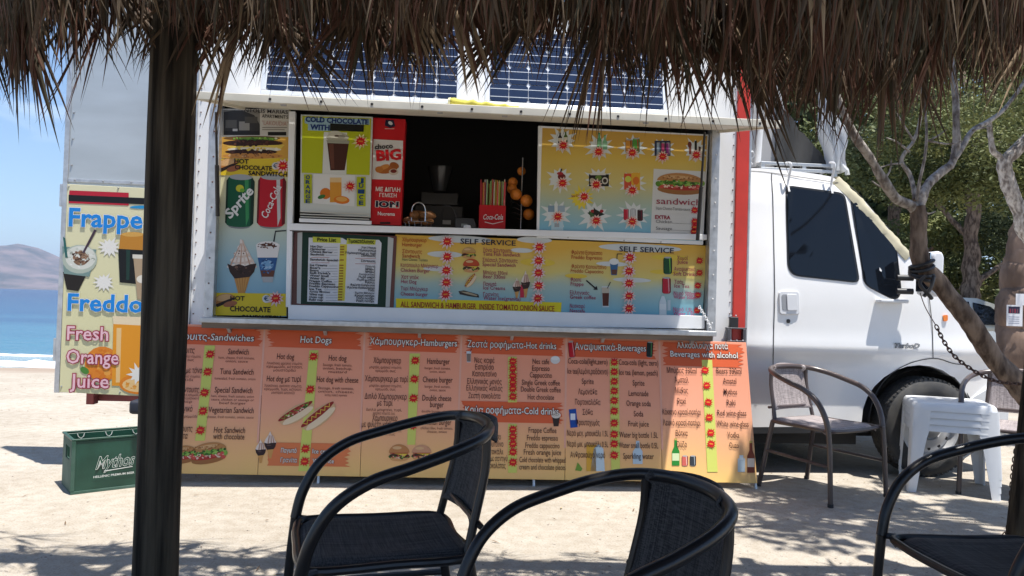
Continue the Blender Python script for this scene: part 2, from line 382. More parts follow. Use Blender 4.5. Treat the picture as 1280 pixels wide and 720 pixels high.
# hatch flap held out over the opening
def hatch():
    FX0 = W(245, 125, -.85)[0]; FX1 = W(974, 155, -.85)[0]; L = -.86; zo = W(560, 137.5, L)[1]; zi = 2.295
    s = MB(); s.prism([(0, zi), (L, zo), (L, zo+.022), (0, zi+.03)], FX0+.02, FX1-.06, 'x')
    h = s.build('hatch_flap', CREAM, truck, bevel=.003)
    e = MB(); e.box(FX0, FX1, L-.014, L+.006, zo-.012, zo+.03); e.build('edge_strip', CREAM, h, bevel=.003)
    a = MB()
    for x in (FX0+.001, FX1-.055):
        a.prism([(L+.01, zo-.01), (L+.01, zo+.024), (-.02, zi+.032), (-.02, zi-.02)], x, x+.03, 'x')
    a.build('side_rail', CREAM, h, bevel=.002)
    r = MB()
    for i in range(12): r.ball((FX0+.12+i*(FX1-FX0-.24)/11, L-.015, zo+.008), .008, 6)
    r.build('screw_heads', BLACKP, h, smooth=True)
    # gas struts at both ends
    for (a_, b_) in ((W(881, 165, -.25), W(872, 300, -.03)), (W(270, 140, -.25), W(272, 270, -.03))):
        t_ = MB(); p = Vector((a_[0], -.25, a_[1])); q = Vector((b_[0], -.03, b_[1])); mid = p.lerp(q, .5)
        t_.tube([p, mid], .008, 8); t_.tube([mid, q], .013, 8); t_.build('gas_strut', BLACKP, truck, smooth=True)
    # rolled yellow cloth lying on the flap edge
    c = thing('rolled_cloth', 'yellow rolled cloth lying on the edge of the raised hatch below the solar panels', 'cloth')
    c.matrix_world = TM.copy()
    x0 = W(562, 131, L+.03)[0]; x1 = W(648, 134, L+.03)[0]; P = []; rr = []
    for i in range(16):
        t_ = i/15; P.append((x0+(x1-x0)*t_, L+.035+.006*math.sin(i*2.1), zo+.052-.016*t_+.004*math.sin(i*1.7))); rr.append((.023-.011*t_)*(1+.15*math.sin(i*2.7)))
    m_ = MB().tube(P, rr, 12).build('cloth_roll', mat('yellow cloth', (.70, .62, .10), .85, nscale=14, namt=.3), c, smooth=True, sharp=0)
    MB().tube([(x0-.008, L+.035, zo+.055), (x0+.004, L+.034, zo+.054)], [.02, .024], 12).build('folded_end', mat('pale cloth end', (.75, .72, .45), .85), c, smooth=True)
    return zo, L
HZ, HL = hatch()
# solar panels standing on the flap and leaning back to the wall
def solar(pxl, pxr):
    off = HL+.05; x0 = W(pxl, 120, off)[0]; x1 = W(pxr, 120, off)[0]; z0 = HZ+.045; n = 9; rows = 4
    cw = (x1-x0-.05)/n; H = cw*rows*1.03+.05
    p = bpy.data.objects.new('solar_panel', None); COL.objects.link(p); p.parent = truck
    p.location = (x0, off, z0); p.rotation_euler = (R(-14), 0, 0)
    p['label'] = 'dark blue solar panel with nine columns of cells in a pale frame'
    Wd = x1-x0
    f = MB(); 
    f.box(0, Wd, -.004, .03, 0, .028); f.box(0, Wd, -.004, .03, H-.028, H); f.box(0, .028, -.004, .03, .028, H-.028); f.box(Wd-.028, Wd, -.004, .03, .028, H-.028)
    f.build('panel_frame', mat('pale aluminium frame', (.72, .74, .76), .35, metal=.3), p, bevel=.003)
    MB().box(.028, Wd-.028, .004, .02, .028, H-.028).build('backing_sheet', mat('white backing sheet', (.72, .74, .78), .25), p)
    cm = mat('blue black silicon', (.010, .017, .045), .12, nscale=2, col2=(.016, .026, .06), coat=.5)
    a = cw*.478; c = cw*.12; v = []
    oc = [(-a+c, -a), (a-c, -a), (a, -a+c), (a, a-c), (a-c, a), (-a+c, a), (-a, a-c), (-a, -a+c)]
    me = MB().prism(oc, -.0015, .002, 'y').build('solar_cell', cm, p); first = True
    bus = mat('silver busbar', (.60, .63, .68), .3, metal=.2)
    chh = (H-.06)/rows
    for j in range(rows):
        for i in range(n):
            o = me if first else me.copy()
            if not first: COL.objects.link(o); o.parent = p
            o.location = (.025+cw*(i+.5), .0, .03+chh*(j+.5)); o.scale = (1, 1, chh/cw); first = False
    b = MB()
    for j in range(rows):
        for k in (-.22, .22):
            z = .03+chh*(j+.5+k); b.box(.03, Wd-.03, -.0024, -.0018, z-.0018, z+.0018)
    b.build('busbar_lines', bus, p)
    br = MB(); br.box(.1, .13, .035, .06, -.03, H*.9); br.box(Wd-.13, Wd-.1, .035, .06, -.03, H*.9); br.build('support_bar', ALU, p)
solar(325, 577); solar(606, 836)
# counter shelf below the opening
def counter():
    x0 = W(249, 402, -.22)[0]; x1 = W(896, 413, -.22)[0]; z = W(560, 409, -.22)[1]
    c = MB().box(x0, x1, -.22, -.02, z-.012, z+.018).build('counter_shelf', ALU, truck, bevel=.003)
    MB().box(x0+.01, x1-.02, -.205, -.18, z-.045, z-.0125).build('front_plank', mat('brown worn plank', (.20, .15, .11), .8, nscale=8, namt=.5, stretch=(.3, 1, 3)), c)
    b = MB()
    for k in range(6):
        x = x0+.15+k*(x1-x0-.3)/5; b.prism([(-.18, z-.046), (-.0, z-.046), (-.0, z-.18)], x, x+.02, 'x')
    b.build('shelf_bracket', ALU, c)
    return z
CZ = counter()
# white inner window frame (rails, posts)
IY = .03
def rail(name, pts, y0, y1, m=WHITE, bevel=.003):
    P = [W(px, py, y0) for px, py in pts]; return MB().prism(P, y0, y1, 'y').build(name, m, truck, bevel=bevel)
rail('lower_sill', [(360, 381), (881, 395), (881, 411), (360, 403)], .012, .10)
rail('middle_rail', [(362, 279), (884, 293), (884, 300), (362, 288)], .02, .10)
rail('window_post', [(361, 139), (369, 139), (363, 384), (357, 384)], .022, .07)
rail('counter_top', [(362, 283), (675, 291), (675, 295), (362, 289)], .0205, .5, mat('dark worktop', (.05, .045, .042), .5))
# cab -----------------------------------------------------------------
def cab():
    body = [(922, 203), (960, 203), (1000, 206), (1030, 210), (1052, 214), (1062, 221), (1085, 248), (1112, 282), (1141, 318),
            (1165, 338), (1194, 364), (1222, 390), (1238, 406), (1246, 420), (1248, 456), (1256, 470), (1260, 500), (1258, 524), (1246, 533), (1228, 534)]
    cx, cy, r = 1154, 529, 72
    arch = [(cx+r*math.cos(a)*.98, cy-r*math.sin(a)) for a in [math.pi*k/14 for k in range(0, 15)]]
    body += [q for q in arch if q[1] < 538] + [(1080, 541), (922, 541)]
    P = [W(a, b) for a, b in body]
    bm = bmesh.new(); vs = [bm.verts.new((x, 0, z)) for x, z in P]; fc = bm.faces.new(vs)
    r_ = bmesh.ops.extrude_face_region(bm, geom=[fc]); nv = [g for g in r_['geom'] if isinstance(g, bmesh.types.BMVert)]
    for q in nv: q.co.y = 2.0
    bmesh.ops.recalc_face_normals(bm, faces=bm.faces)
    for z in [.50, .56, .64, .72, .78, .82, .85, .88, .92, 1.0, 1.12, 1.25, 1.4, 1.55, 1.7, 1.82, 1.9, 1.96, 2.0, 2.03]:
        bmesh.ops.bisect_plane(bm, geom=bm.verts[:]+bm.edges[:]+bm.faces[:], plane_co=(0, 0, z), plane_no=(0, 0, 1))
    for x in [P[0][0]+.12*k for k in range(1, 16)]:
        bmesh.ops.bisect_plane(bm, geom=bm.verts[:]+bm.edges[:]+bm.faces[:], plane_co=(x, 0, 0), plane_no=(1, 0, 0))
    for y in (.06, .2, .5, 1.0, 1.5, 1.8, 1.94):
        bmesh.ops.bisect_plane(bm, geom=bm.verts[:]+bm.edges[:]+bm.faces[:], plane_co=(0, y, 0), plane_no=(0, 1, 0))
    x1 = P[16][0]
    for q in bm.verts:
        s_ = 1 if q.co.y < 1 else -1; edge = 1-min(1, abs(1-q.co.y))            # 0 at sides
        z = q.co.z
        inn = 0
        inn += .10*sstep(1.15, 2.05, z) + .05*sstep(1.85, 2.07, z)**2           # tumblehome and rounded roof
        inn += .045*sstep(.84, .76, z) + .02*sstep(.76, .5, z)                  # tuck below the waist crease
        inn -= .012*math.exp(-((z-.87)/.05)**2)
        inn += .16*sstep(x1-.55, x1+.05, q.co.x)**2
        inn += .03*sstep(P[0][0]+.1, P[0][0], q.co.x)
        f_ = sstep(0, .12, 1-abs(1-q.co.y)) if False else 1
        if abs(1-q.co.y) > .9: q.co.y += s_*inn
        # crown the bonnet, windscreen and nose across the width
        k_ = abs(1-q.co.y)
        if q.co.x > P[24][0] or z > 1.0: q.co.x += .13*max(0, 1-k_*k_)*sstep(P[5][0]-.1, P[5][0]+.15, q.co.x)
        if z > 1.9: q.co.z -= .05*max(0, k_-.6)
    me = bpy.data.meshes.new('cab_body'); bm.to_mesh(me); bm.free(); me.materials.append(mat('glossy white truck paint', (.84, .83, .815), .22, nscale=2, namt=.04, coat=.6)); me.shade_smooth(); me.set_sharp_from_angle(angle=R(38))
    o = bpy.data.objects.new('cab_body', me); COL.objects.link(o); o.parent = truck
    return P
CABP = cab()
def side_y(z, x=None):
    i = .10*sstep(1.15, 2.05, z)+.05*sstep(1.85, 2.07, z)**2 + .045*sstep(.84, .76, z)+.02*sstep(.76, .5, z) - .012*math.exp(-((z-.87)/.05)**2)
    if x is not None: i += .16*sstep(CABP[16][0]-.55, CABP[16][0]+.05, x)**2
    return i
def side_patch(name, px_pts, proud, depth, m, parent=truck, bevel=0, smooth=False):
    s = MB(); v = []; n = len(px_pts)
    for dy in (-proud, depth):
        for a, b in px_pts:
            x, z = W(a, b); x, z = W(a, b, side_y(z, x)); v.append((x, side_y(z, x)+dy, z))
    s.add(v, [tuple(range(n)), tuple(reversed(range(n, 2*n)))]+[(i, i+n, (i+1) % n+n, (i+1) % n) for i in range(n)])
    return s.build(name, m, parent, bevel=bevel, smooth=smooth)
def rounded(P, r=5, n=4):
    out = []; N = len(P)
    for i in range(N):
        p = Vector(P[i]+(0,)); a = Vector(P[i-1]+(0,)); b = Vector(P[(i+1) % N]+(0,))
        u = (a-p); w_ = (b-p); ru = min(r, u.length*.45); rw = min(r, w_.length*.45); A = p+u.normalized()*ru; B = p+w_.normalized()*rw
        for k in range(n+1):
            t = k/n; q = A*(1-t)**2+p*2*t*(1-t)+B*t*t; out.append((q.x, q.y))
    return out
def window(outer):
    sealp = side_patch('window_seal', rounded(outer, 9), .004, .015, mat('black rubber seal', (.015, .015, .016), .4), bevel=0)
    c = (sum(p[0] for p in outer)/len(outer), sum(p[1] for p in outer)/len(outer))
    inner = [(p[0]+(c[0]-p[0])*.055, p[1]+(c[1]-p[1])*.04) for p in outer]
    g = side_patch('window_glass', rounded(inner, 8), .007, .010, GLASS)
window([(982, 231), (1056, 241), (1075, 354), (992, 345), (984, 335)])
window([(1062, 243), (1121, 311), (1127, 366), (1120, 376), (1106, 370), (1080, 356)])
SEAM = mat('dark panel gap', (.03, .03, .032), .7)
def seam(pts, w_=.5, nm='door_seam', proud=.004):
    P = spline([(a, b, 0) for a, b in pts], 5); L_ = []; R__ = []
    for i, p in enumerate(P):
        t = (P[min(i+1, len(P)-1)]-P[max(i-1, 0)]).normalized(); nrm = Vector((-t.y, t.x, 0))*w_; L_.append(((p+nrm).x, (p+nrm).y)); R__.append(((p-nrm).x, (p-nrm).y))
    s = MB(); v = []; n = len(P)
    for side in (L_, R__):
        for a, b in side:
            x, z = W(a, b); x, z = W(a, b, side_y(z, x)); v.append((x, side_y(z, x)-proud, z))
    s.add(v, [(i, i+1, n+i+1, n+i) for i in range(n-1)]); s.build(nm, SEAM, truck)
seam([(965, 216), (966, 250), (967, 300), (968, 350), (968, 380), (967, 410), (966.5, 437), (966, 460), (966, 500), (966, 538)])
seam([(965, 216), (1000, 221), (1040, 227), (1062, 232), (1085, 256), (1125, 303), (1142, 325)], .35)
seam([(1158, 345), (1162, 380), (1165, 410), (1166, 448)])
seam([(1247, 456.5), (1225, 456), (1195, 455), (1166, 448), (1130, 457), (1105, 476), (1090, 503), (1084, 540)], .5)
seam([(925, 214), (945, 214), (965, 216), (1000, 221), (1052, 229)], .3, 'roof_seam')
def handle():
    h = side_patch('door_handle', rounded([(973, 364), (998, 364), (999, 393), (974, 393)], 4), .012, .004, mat('white handle plastic', (.7, .71, .73), .35), bevel=.004)
    side_patch('handle_recess', rounded([(976, 368), (995, 368), (996, 388), (977, 388)], 3), .0135, -.006, mat('grey recess', (.30, .31, .33), .5), h)
    side_patch('handle_grip', rounded([(982, 368), (995, 368), (995.5, 388), (983, 388)], 2), .019, -.012, mat('white handle plastic', (.7, .71, .73), .35), h, bevel=.002)
    side_patch('keyhole', rounded([(983, 399), (987.5, 399), (987.5, 404), (983, 404)], 2), .004, .0, BLACKP)
    side_patch('side_marker', rounded([(1178, 394), (1184, 393.5), (1184, 401), (1179, 402)], 2), .008, .0, mat('orange lamp plastic', (.85, .22, .03), .25))
handle()
# wheels
def wheel(cx, cy, steer, nm='wheel', yoff=.14, rr=.338):
    x, z = W(cx, cy, yoff) if cx else (cy, rr)
    if cx is None: x = cy
    wv = bpy.data.objects.new(nm, None); COL.objects.link(wv); wv.parent = truck; wv.location = (x, yoff, rr); wv.rotation_euler = (0, 0, steer)
    tw = .20; prof = [(.205, -.5*tw+.012), (.225, -.5*tw), (.27, -.5*tw-.004), (.31, -.5*tw+.006), (.33, -.5*tw+.022), (rr, -.5*tw+.045), (rr, .5*tw-.045), (.33, .5*tw-.02), (.31, .5*tw), (.205, .5*tw-.01)]
    t = MB(); t.lathe(prof, 64, axis='y'); t.build('tyre', RUBBER, wv, smooth=True)
    tr = MB()
    for k in range(58):
        a = 2*math.pi*k/58; M = Matrix.Rotation(a, 4, 'Y')
        for yy in (-.045, 0, .045): tr.box(-.012, .012, yy-.016, yy+.016, rr-.004, rr+.0025, M=M)
        tr.box(-.010, .010, -.5*tw+.014, -.5*tw+.04, rr-.018, rr-.002, M=M)
    tr.build('tread_blocks', RUBBER, wv)
    ri = MB(); ri.lathe([(.206, -.5*tw+.008), (.212, -.5*tw+.002), (.20, -.5*tw+.004), (.188, -.5*tw+.03), (.175, -.5*tw+.04), (.165, -.5*tw+.03), (.12, -.5*tw+.008), (.085, -.5*tw+.004), (.075, -.5*tw+.02), (0.0, -.5*tw+.018)], 40, axis='y')
    ro = ri.build('rim', RIMM, wv, smooth=True, sharp=50)
    ho = MB()
    for k in range(12):
        a = 2*math.pi*k/12; c = Vector((.145*math.cos(a), -.5*tw+.017, .145*math.sin(a)))
        v = [c+Vector((.012*math.cos(b), 0, .012*math.sin(b))) for b in [2*math.pi*q/10 for q in range(10)]]; ho.add(v, [tuple(range(10))])
    ho.build('rim_holes', BLACKP, ro)
    MB().lathe([(.07, -.5*tw+.02), (.066, -.5*tw-.012), (.05, -.5*tw-.02), (0, -.5*tw-.022)], 24, axis='y').build('hub_cap', mat('grey hub plastic', (.30, .31, .32), .4), ro, smooth=True)
    return wv
wheel(1152, 528, R(2), yoff=.12)
wheel(1152, 528, R(2), yoff=1.86)
wheel(None, -1.15, 0, yoff=.25); wheel(None, -1.15, 0, yoff=1.80)
# underside with boxes added to block light, liner inside the wheel arch, chassis
ax = W(1154, 528, .1)[0]
u = MB(); u.box(XL+.2, XR+.1, .35, 1.65, .30, .46); u.box(XR, ax-.47, .12, 1.9, .20, .54); u.box(XL+.9, XR-.3, .5, 1.7, .16, .34); u.box(ax+.42, ax+.52, .2, 1.8, .3, .6)
u.build('chassis_and_light_block', mat('black underbody', (.02, .019, .018), .85), truck)
l = MB(); v = []; f = []
for k in range(15):
    a = math.pi*k/14; 
    for yy in (.10, .45): v.append((ax+.40*math.cos(a), yy, .33+.40*math.sin(a)))
for k in range(14): f.append((2*k, 2*k+2, 2*k+3, 2*k+1))
l.add(v, f); l.build('arch_liner', BLACKP, truck, smooth=True)
MB().box(ax-.40, ax+.40, .48, .50, .2, .74).build('arch_back', BLACKP, truck)
# front bumper, headlamp, sill strip
side_patch('bumper', [(1212, 500), (1257, 472), (1262, 498), (1260, 526), (1214, 536)], .012, .3, mat('pale bumper plastic', (.62, .63, .64), .45), bevel=.01)
side_patch('headlamp', rounded([(1232, 415), (1248, 414), (1249, 440), (1234, 440)], 3), .004, .12, mat('headlamp glass', (.35, .37, .38), .08))
side_patch('sill_strip', [(926, 534), (1084, 533), (1084, 541), (926, 542)], .002, .05, mat('black sill', (.02, .02, .022), .6))
# windscreen and the cream cover over its edge
def windscreen():
    a = CABP[5]; b = CABP[8]; s = MB(); d = Vector((b[0]-a[0], 0, b[1]-a[1])).normalized(); nn = Vector((-d.z, 0, d.x)); nn = nn if nn.x > 0 else -nn
    A = Vector((a[0], 0, a[1]))+d*.04+nn*.0; B = Vector((b[0], 0, b[1]))-d*.04
    for (y0, y1, w0, nm, m, th) in ((.20, 1.8, 0, 'windscreen', GLASS, .012),):
        v = []
        for y in (y0, y1):
            for p in (A, B): v += [(p.x, y, p.z), tuple(p+nn*th+Vector((0, y, 0)))]
        s.add(v, [(0, 1, 3, 2), (4, 6, 7, 5), (0, 4, 5, 1), (2, 3, 7, 6), (1, 5, 7, 3), (0, 2, 6, 4)]); s.build(nm, m, truck)
    # cloth sun cover: draped strip with folds, lying over the door-side pillar and windscreen
    cm = mat('cream cover cloth', (.50, .46, .33), .85, nscale=5, namt=.2); v = []; f = []; n = 34
    for i in range(n):
        t = i/(n-1); p = Vector((a[0], 0, a[1])).lerp(Vector((b[0], 0, b[1])), t*1.04-.03); zz = p.z; y0 = side_y(zz)
        wob = .004*math.sin(i*.8)+.003*math.sin(i*1.9+1)
        row = [p-nn*.055+Vector((0, y0-.012, 0)), p-nn*.02+Vector((0, y0-.014+wob, 0)), p+nn*(.012+wob)+Vector((0, y0-.008, 0)), p+nn*(.026+wob*.5)+Vector((0, y0+.06, 0)), p+nn*(.022)+Vector((0, y0+.5, 0)), p+nn*.02+Vector((0, 1.8, 0))]
        v += [tuple(q) for q in row]
    k = 6
    for i in range(n-1):
        for j in range(k-1): f.append((i*k+j, (i+1)*k+j, (i+1)*k+j+1, i*k+j+1))
    c = thing('windscreen_cover', 'cream cloth cover draped over the windscreen of the white cab', 'cover'); c.matrix_world = TM.copy()
    MB().add(v, f).build('cover_cloth', cm, c, smooth=True, sharp=0)
windscreen()
def mirror():
    m = bpy.data.objects.new('wing_mirror', None); COL.objects.link(m); m.parent = truck
    x, z = W(1152, 342, -.12); m.location = (x, -.12, z)
    h = MB(); h.prism([(-.03, -.14), (.035, -.16), (.05, -.10), (.055, .10), (.04, .14), (-.01, .14), (-.03, .10)], -.16, .02, 'y'); h.build('mirror_shell', mat('white mirror shell', (.7, .72, .74), .35), m, bevel=.02)
    MB().box(-.036, -.0305, -.145, .005, -.12, .13).build('mirror_glass', mat('mirror glass', (.5, .55, .6), .05, metal=1), m)
    a = MB()
    for dz in (.0, -.09): a.tube([(-.04, .03, dz-.03), (-.14, .05, dz-.03)], .02, 12)
    a.build('hinge_arm', BLACKP, m, smooth=True)
    b = MB().box(-.25, -.05, .05, .12, -.20, -.175).build('mirror_bracket', mat('white mirror shell', (.7, .72, .74), .35), m, bevel=.008)
mirror()
# roof gear over the cab
def roof_gear():
    yo = .30; a = W(946, 195, yo); b = W(1042, 207, yo); g = bpy.data.objects.new('roof_rack', None); COL.objects.link(g); g.parent = truck
    am = mat('bright galvanised rail', (.42, .44, .46), .4, metal=.6)
    z0 = 2.085; s = MB()
    for y in (.22, 1.0): s.box(a[0], b[0], y, y+.03, z0+.04, z0+.062, am); s.box(a[0], b[0], y, y+.03, z0-.0, z0+.022, am)
    for x in (a[0], a[0]+.3, b[0]-.04): s.box(x, x+.03, .255, .99, z0+.03, z0+.06, am); s.box(x, x+.03, .222, .25, z0-.05, z0+.05, am)
    s.build('rack_rail', parent=g, bevel=.003)
    sl_ = MB()
    for k in range(5): sl_.box(a[0]+.14, b[0]-.06, .30+k*.14, .34+k*.14, z0+.062, z0+.075)
    sl_.build('rack_slat', am, g)
    p = MB(); q0 = W(948, 198, .26); q1 = W(954, 130, .26); p.tube([(q0[0], .26, q0[1]-.03), (W(951, 160, .26)[0], .26, W(951, 160, .26)[1]), (q1[0], .26, q1[1]), (q1[0]+.10, .26, q1[1]+.25)], .017, 10)
    p.build('rack_pole', WHITE, g, smooth=True)
    c1 = MB(); c0 = W(934, 195, .05); c1.tube(spline([(c0[0]+.01, .05, c0[1]-.05), (c0[0]-.005, .04, c0[1]), (c0[0]+.03, .04, c0[1]+.03), (c0[0]+.045, .05, c0[1]), (c0[0]+.02, .06, c0[1]-.03), (c0[0]+.05, .08, c0[1]-.05)], 5), .006, 6)
    c1.build('white_cable', WHITE, truck, smooth=True)
    # tie loops over the roof edge
    for px in (983, 1037):
        e = W(px, 207, .1); t = MB().tube(spline([(e[0], .10, e[1]+.02), (e[0]+.015, .06, e[1]+.0), (e[0]+.02, side_y(1.98)-.006, 1.99), (e[0]+.02, side_y(1.92)-.006, 1.92)], 5), .008, 6); t.build('tie_strap', WHITE, truck, smooth=True)
    # grey air deflector box over the cab
    d0 = W(934, 130, .35); d1 = W(990, 190, .35)
    MB().prism([(XR+.032, 2.12), (d1[0], 2.12), (d1[0]-.02, 2.4), (XR+.25, 2.95), (XR+.032, 2.98)], .30, 1.75, 'y').build('air_deflector', mat('grey deflector panel', (.40, .40, .41), .5, nscale=2, namt=.1), truck, bevel=.01)
    # dark tarpaulin wedge and a torn white plastic sheet
    t = thing('folded_tarpaulin', 'dark grey tarpaulin folded into a wedge on the cab roof', 'tarpaulin'); t.matrix_world = TM.copy()
    a0 = W(970, 190, .28); a1 = W(1046, 205, .28); z1 = W(972, 140, .28)[1]
    tm = mat('dark tarpaulin', (.045, .045, .045), .7, nscale=9, namt=.3); bmx = MB()
    v = []; f = []; N = 12
    for i in range(N):
        tt = i/(N-1); X = a0[0]+(a1[0]-a0[0])*tt; top = z1+.12+(2.135-z1-.12)*tt**.9
        for j, yy in enumerate((.27, .272, .42, .75, .76)):
            zz = (2.12, top-.03, top+.02, top+.05, 2.12)[j]; v.append((X, yy+.012*math.sin(i*1.5+j), max(2.118, zz+.012*math.sin(i*2.3+j*2))))
    for i in range(N-1):
        for j in range(4): f.append((i*5+j, (i+1)*5+j, (i+1)*5+j+1, i*5+j+1))
    f.append(tuple(range(5))); bmx.add(v, f).build('tarpaulin_sheet', tm, t, smooth=True, sharp=50)
    w_ = thing('plastic_sheet', 'crumpled white plastic sheet hanging over the front edge of the cab roof', 'plastic sheet'); w_.matrix_world = TM.copy()
    v = []; f = []; NU, NV = 26, 14; rr = random.Random(5)
    tl = W(1022, 110, .24); tr_ = W(1052, 150, .24); bl = W(1035, 212, .24); br = W(1062, 218, .24)
    for i in range(NU):
        for j in range(NV):
            s_ = i/(NU-1); t_ = j/(NV-1)
            x = (tl[0]*(1-s_)+tr_[0]*s_)*(1-t_)+(bl[0]*(1-s_)+br[0]*s_)*t_; z = (tl[1]*(1-s_)+tr_[1]*s_)*(1-t_)+(bl[1]*(1-s_)+br[1]*s_)*t_
            y = .24+.05*math.sin(s_*19+t_*3)*(.4+t_*.6)+.03*math.sin(s_*33+1)+.02*noise.noise(Vector((s_*6, t_*6, 0)))
            v.append((x+.012*math.sin(t_*9+s_*5), y, z+.02*noise.noise(Vector((s_*9, t_*5, 4)))))
    for i in range(NU-1):
        for j in range(NV-1): f.append((i*NV+j, (i+1)*NV+j, (i+1)*NV+j+1, i*NV+j+1))
    MB().add(v, f).build('sheet', mat('white plastic film', (.78, .80, .82), .35), w_, smooth=True, sharp=0)
roof_gear()
# rear door swung open in line with the wall, latch box, underride bar
def rear_door():
    d = bpy.data.objects.new('rear_door', None); COL.objects.link(d); d.parent = truck
    x0 = W(76, 360)[0]; x1 = XL-.02
    MB().box(x0, x1, .0, .05, ZB, ZT-.05).build('door_panel', GREYP, d, bevel=.003)
    e = MB(); e.box(x0-.012, x0+.018, -.008, .055, ZB-.008, ZT-.045); e.box(x0+.0185, x1, -.007, -.0005, ZB-.006, ZB+.02); e.box(x0+.0185, x1, -.007, -.0005, W(120, 229)[1]-.0, W(120, 229)[1]+.022)
    e.build('edge_trim', ALU, d, bevel=.002)
    r = MB()
    for i in range(16): r.ball((x0+.035, -.003, ZB+.09+i*.165), .007, 6)
    for i in range(6): r.ball((x0+.06+i*.17, -.008, W(120, 229)[1]+.012), .007, 6)
    r.build('rivet_heads', mat('dull rivet', (.35, .36, .37), .4, metal=.5), d, smooth=True)
    h = MB()
    for z in (1.62, .66): h.box(x0-.03, x0-.012, -.004, .03, z, z+.14)
    h.build('door_hinge', ALU, d, bevel=.003)
rear_door()
def latch():
    y = -.03; P = lambda a, b: W(a, b, y)
    a = MB(); A = P(912, 396); B = P(922, 410); a.box(A[0], B[0], -.045, -.0145, B[1], A[1]); o = a.build('hatch_latch', BLACKP, truck, bevel=.004)
    b = MB(); A = P(908, 411); B = P(931, 428); b.box(A[0], B[0], -.05, -.015, B[1], B[1]+.012); b.box(A[0], A[0]+.02, -.05, -.015, B[1]+.0125, A[1]); b.box(B[0]-.02, B[0], -.05, -.015, B[1]+.0125, A[1]); b.box(A[0]-.004, B[0]+.004, -.05, -.015, A[1]+.0003, A[1]+.01)
    b.build('latch_bracket', mat('dark grey steel', (.10, .10, .11), .4, metal=.5), truck, bevel=.002)
    c = MB()
    for px in (912, 919.5, 927): q = P(px, 425.5); c.ball((q[0], -.052, q[1]), .006, 8)
    for px in (914, 920): q = P(px, 394.5); c.ball((q[0], -.03, q[1]), .006, 8)
    c.build('bolt_head', mat('bright bolt', (.8, .8, .8), .3, metal=.6), truck, smooth=True)
    # short white chain beside the opening
    q0 = W(874, 384, -.02); q1 = W(888, 410, -.02)
    ln = MB().tube([(.010*math.cos(t)*.55, 0, .012*math.sin(t)) for t in [2*math.pi*k/10 for k in range(10)]], .0028, 5, closed=True)
    first = None
    for k in range(12):
        t = k/11; X = q0[0]+(q1[0]-q0[0])*t+.004*math.sin(t*3); Z = q0[1]+(q1[1]-q0[1])*t
        if first is None: o = first = ln.build('chain_link', mat('white coated chain', (.75, .75, .75), .4), truck, smooth=True)
        else: o = first.copy(); COL.objects.link(o)
        o.parent = truck; o.location = (X, -.025, Z); o.rotation_euler = (0, R(28), R(90)*(k % 2))
latch()
def gear_under():
    a = W(110, 500, .3); rb = MB()
    for px in (113, 190): q = W(px, 500, .35); rb.box(q[0]-.02, q[0]+.03, .33, .4, .345, .46)
    q = W(113, 500, .35); q2 = W(240, 500, .35); rb.box(q[0], q2[0], .402, .45, .36, .42)
    rb.build('underride_bar', mat('faded red steel', (.30, .06, .05), .6, nscale=9, namt=.3), truck, bevel=.004)
    q = W(160, 510, -.06); MB().box(q[0]-.0, q[0]+.25, -.06, .10, q[1]-.04, q[1]+.045).build('step_bracket', mat('dark blue black plastic', (.02, .023, .035), .5), truck, bevel=.02)
gear_under()

# ------------------------------------------------------------------ printed boards
TXC = {}
def text_geo(s, off=0.0):
    for a_, b_ in (('π', 'п'), ('Κ', 'K'), ('κ', 'к'), ('Φ', 'Ф')): s = s.replace(a_, b_)     # same shapes, cleaner outlines
    k = (s, off)
    if k in TXC: return TXC[k]
    def geo(of):
        c = bpy.data.curves.new('t', 'FONT'); c.body = s; c.resolution_u = 2; c.offset = of
        o = bpy.data.objects.new('t', c); m = o.to_mesh()
        v = [(q.co.x, q.co.y) for q in m.vertices]; f = [tuple(p.vertices) for p in m.polygons]; A = sum(p.area for p in m.polygons)
        o.to_mesh_clear(); bpy.data.objects.remove(o); bpy.data.curves.remove(c); return v, f, A
    best = geo(off)
    if off > 0:                      # thickened outlines sometimes collapse: keep the offset whose area grows evenly
        A0 = geo(0)[2]; per = geo(.002)[2]-A0; err = 9e9
        for of in (off, off+.0015, off-.0015, off+.003, off-.003, off+.006, off*.5):
            if of <= 0: continue
            g = geo(of); e = abs((g[2]-A0)/of - per/.002)/max(1e-6, per/.002)
            if e < err-.02: err = e; best = g
            if e < .12+off*6: break
    TXC[k] = best[:2]; return TXC[k]
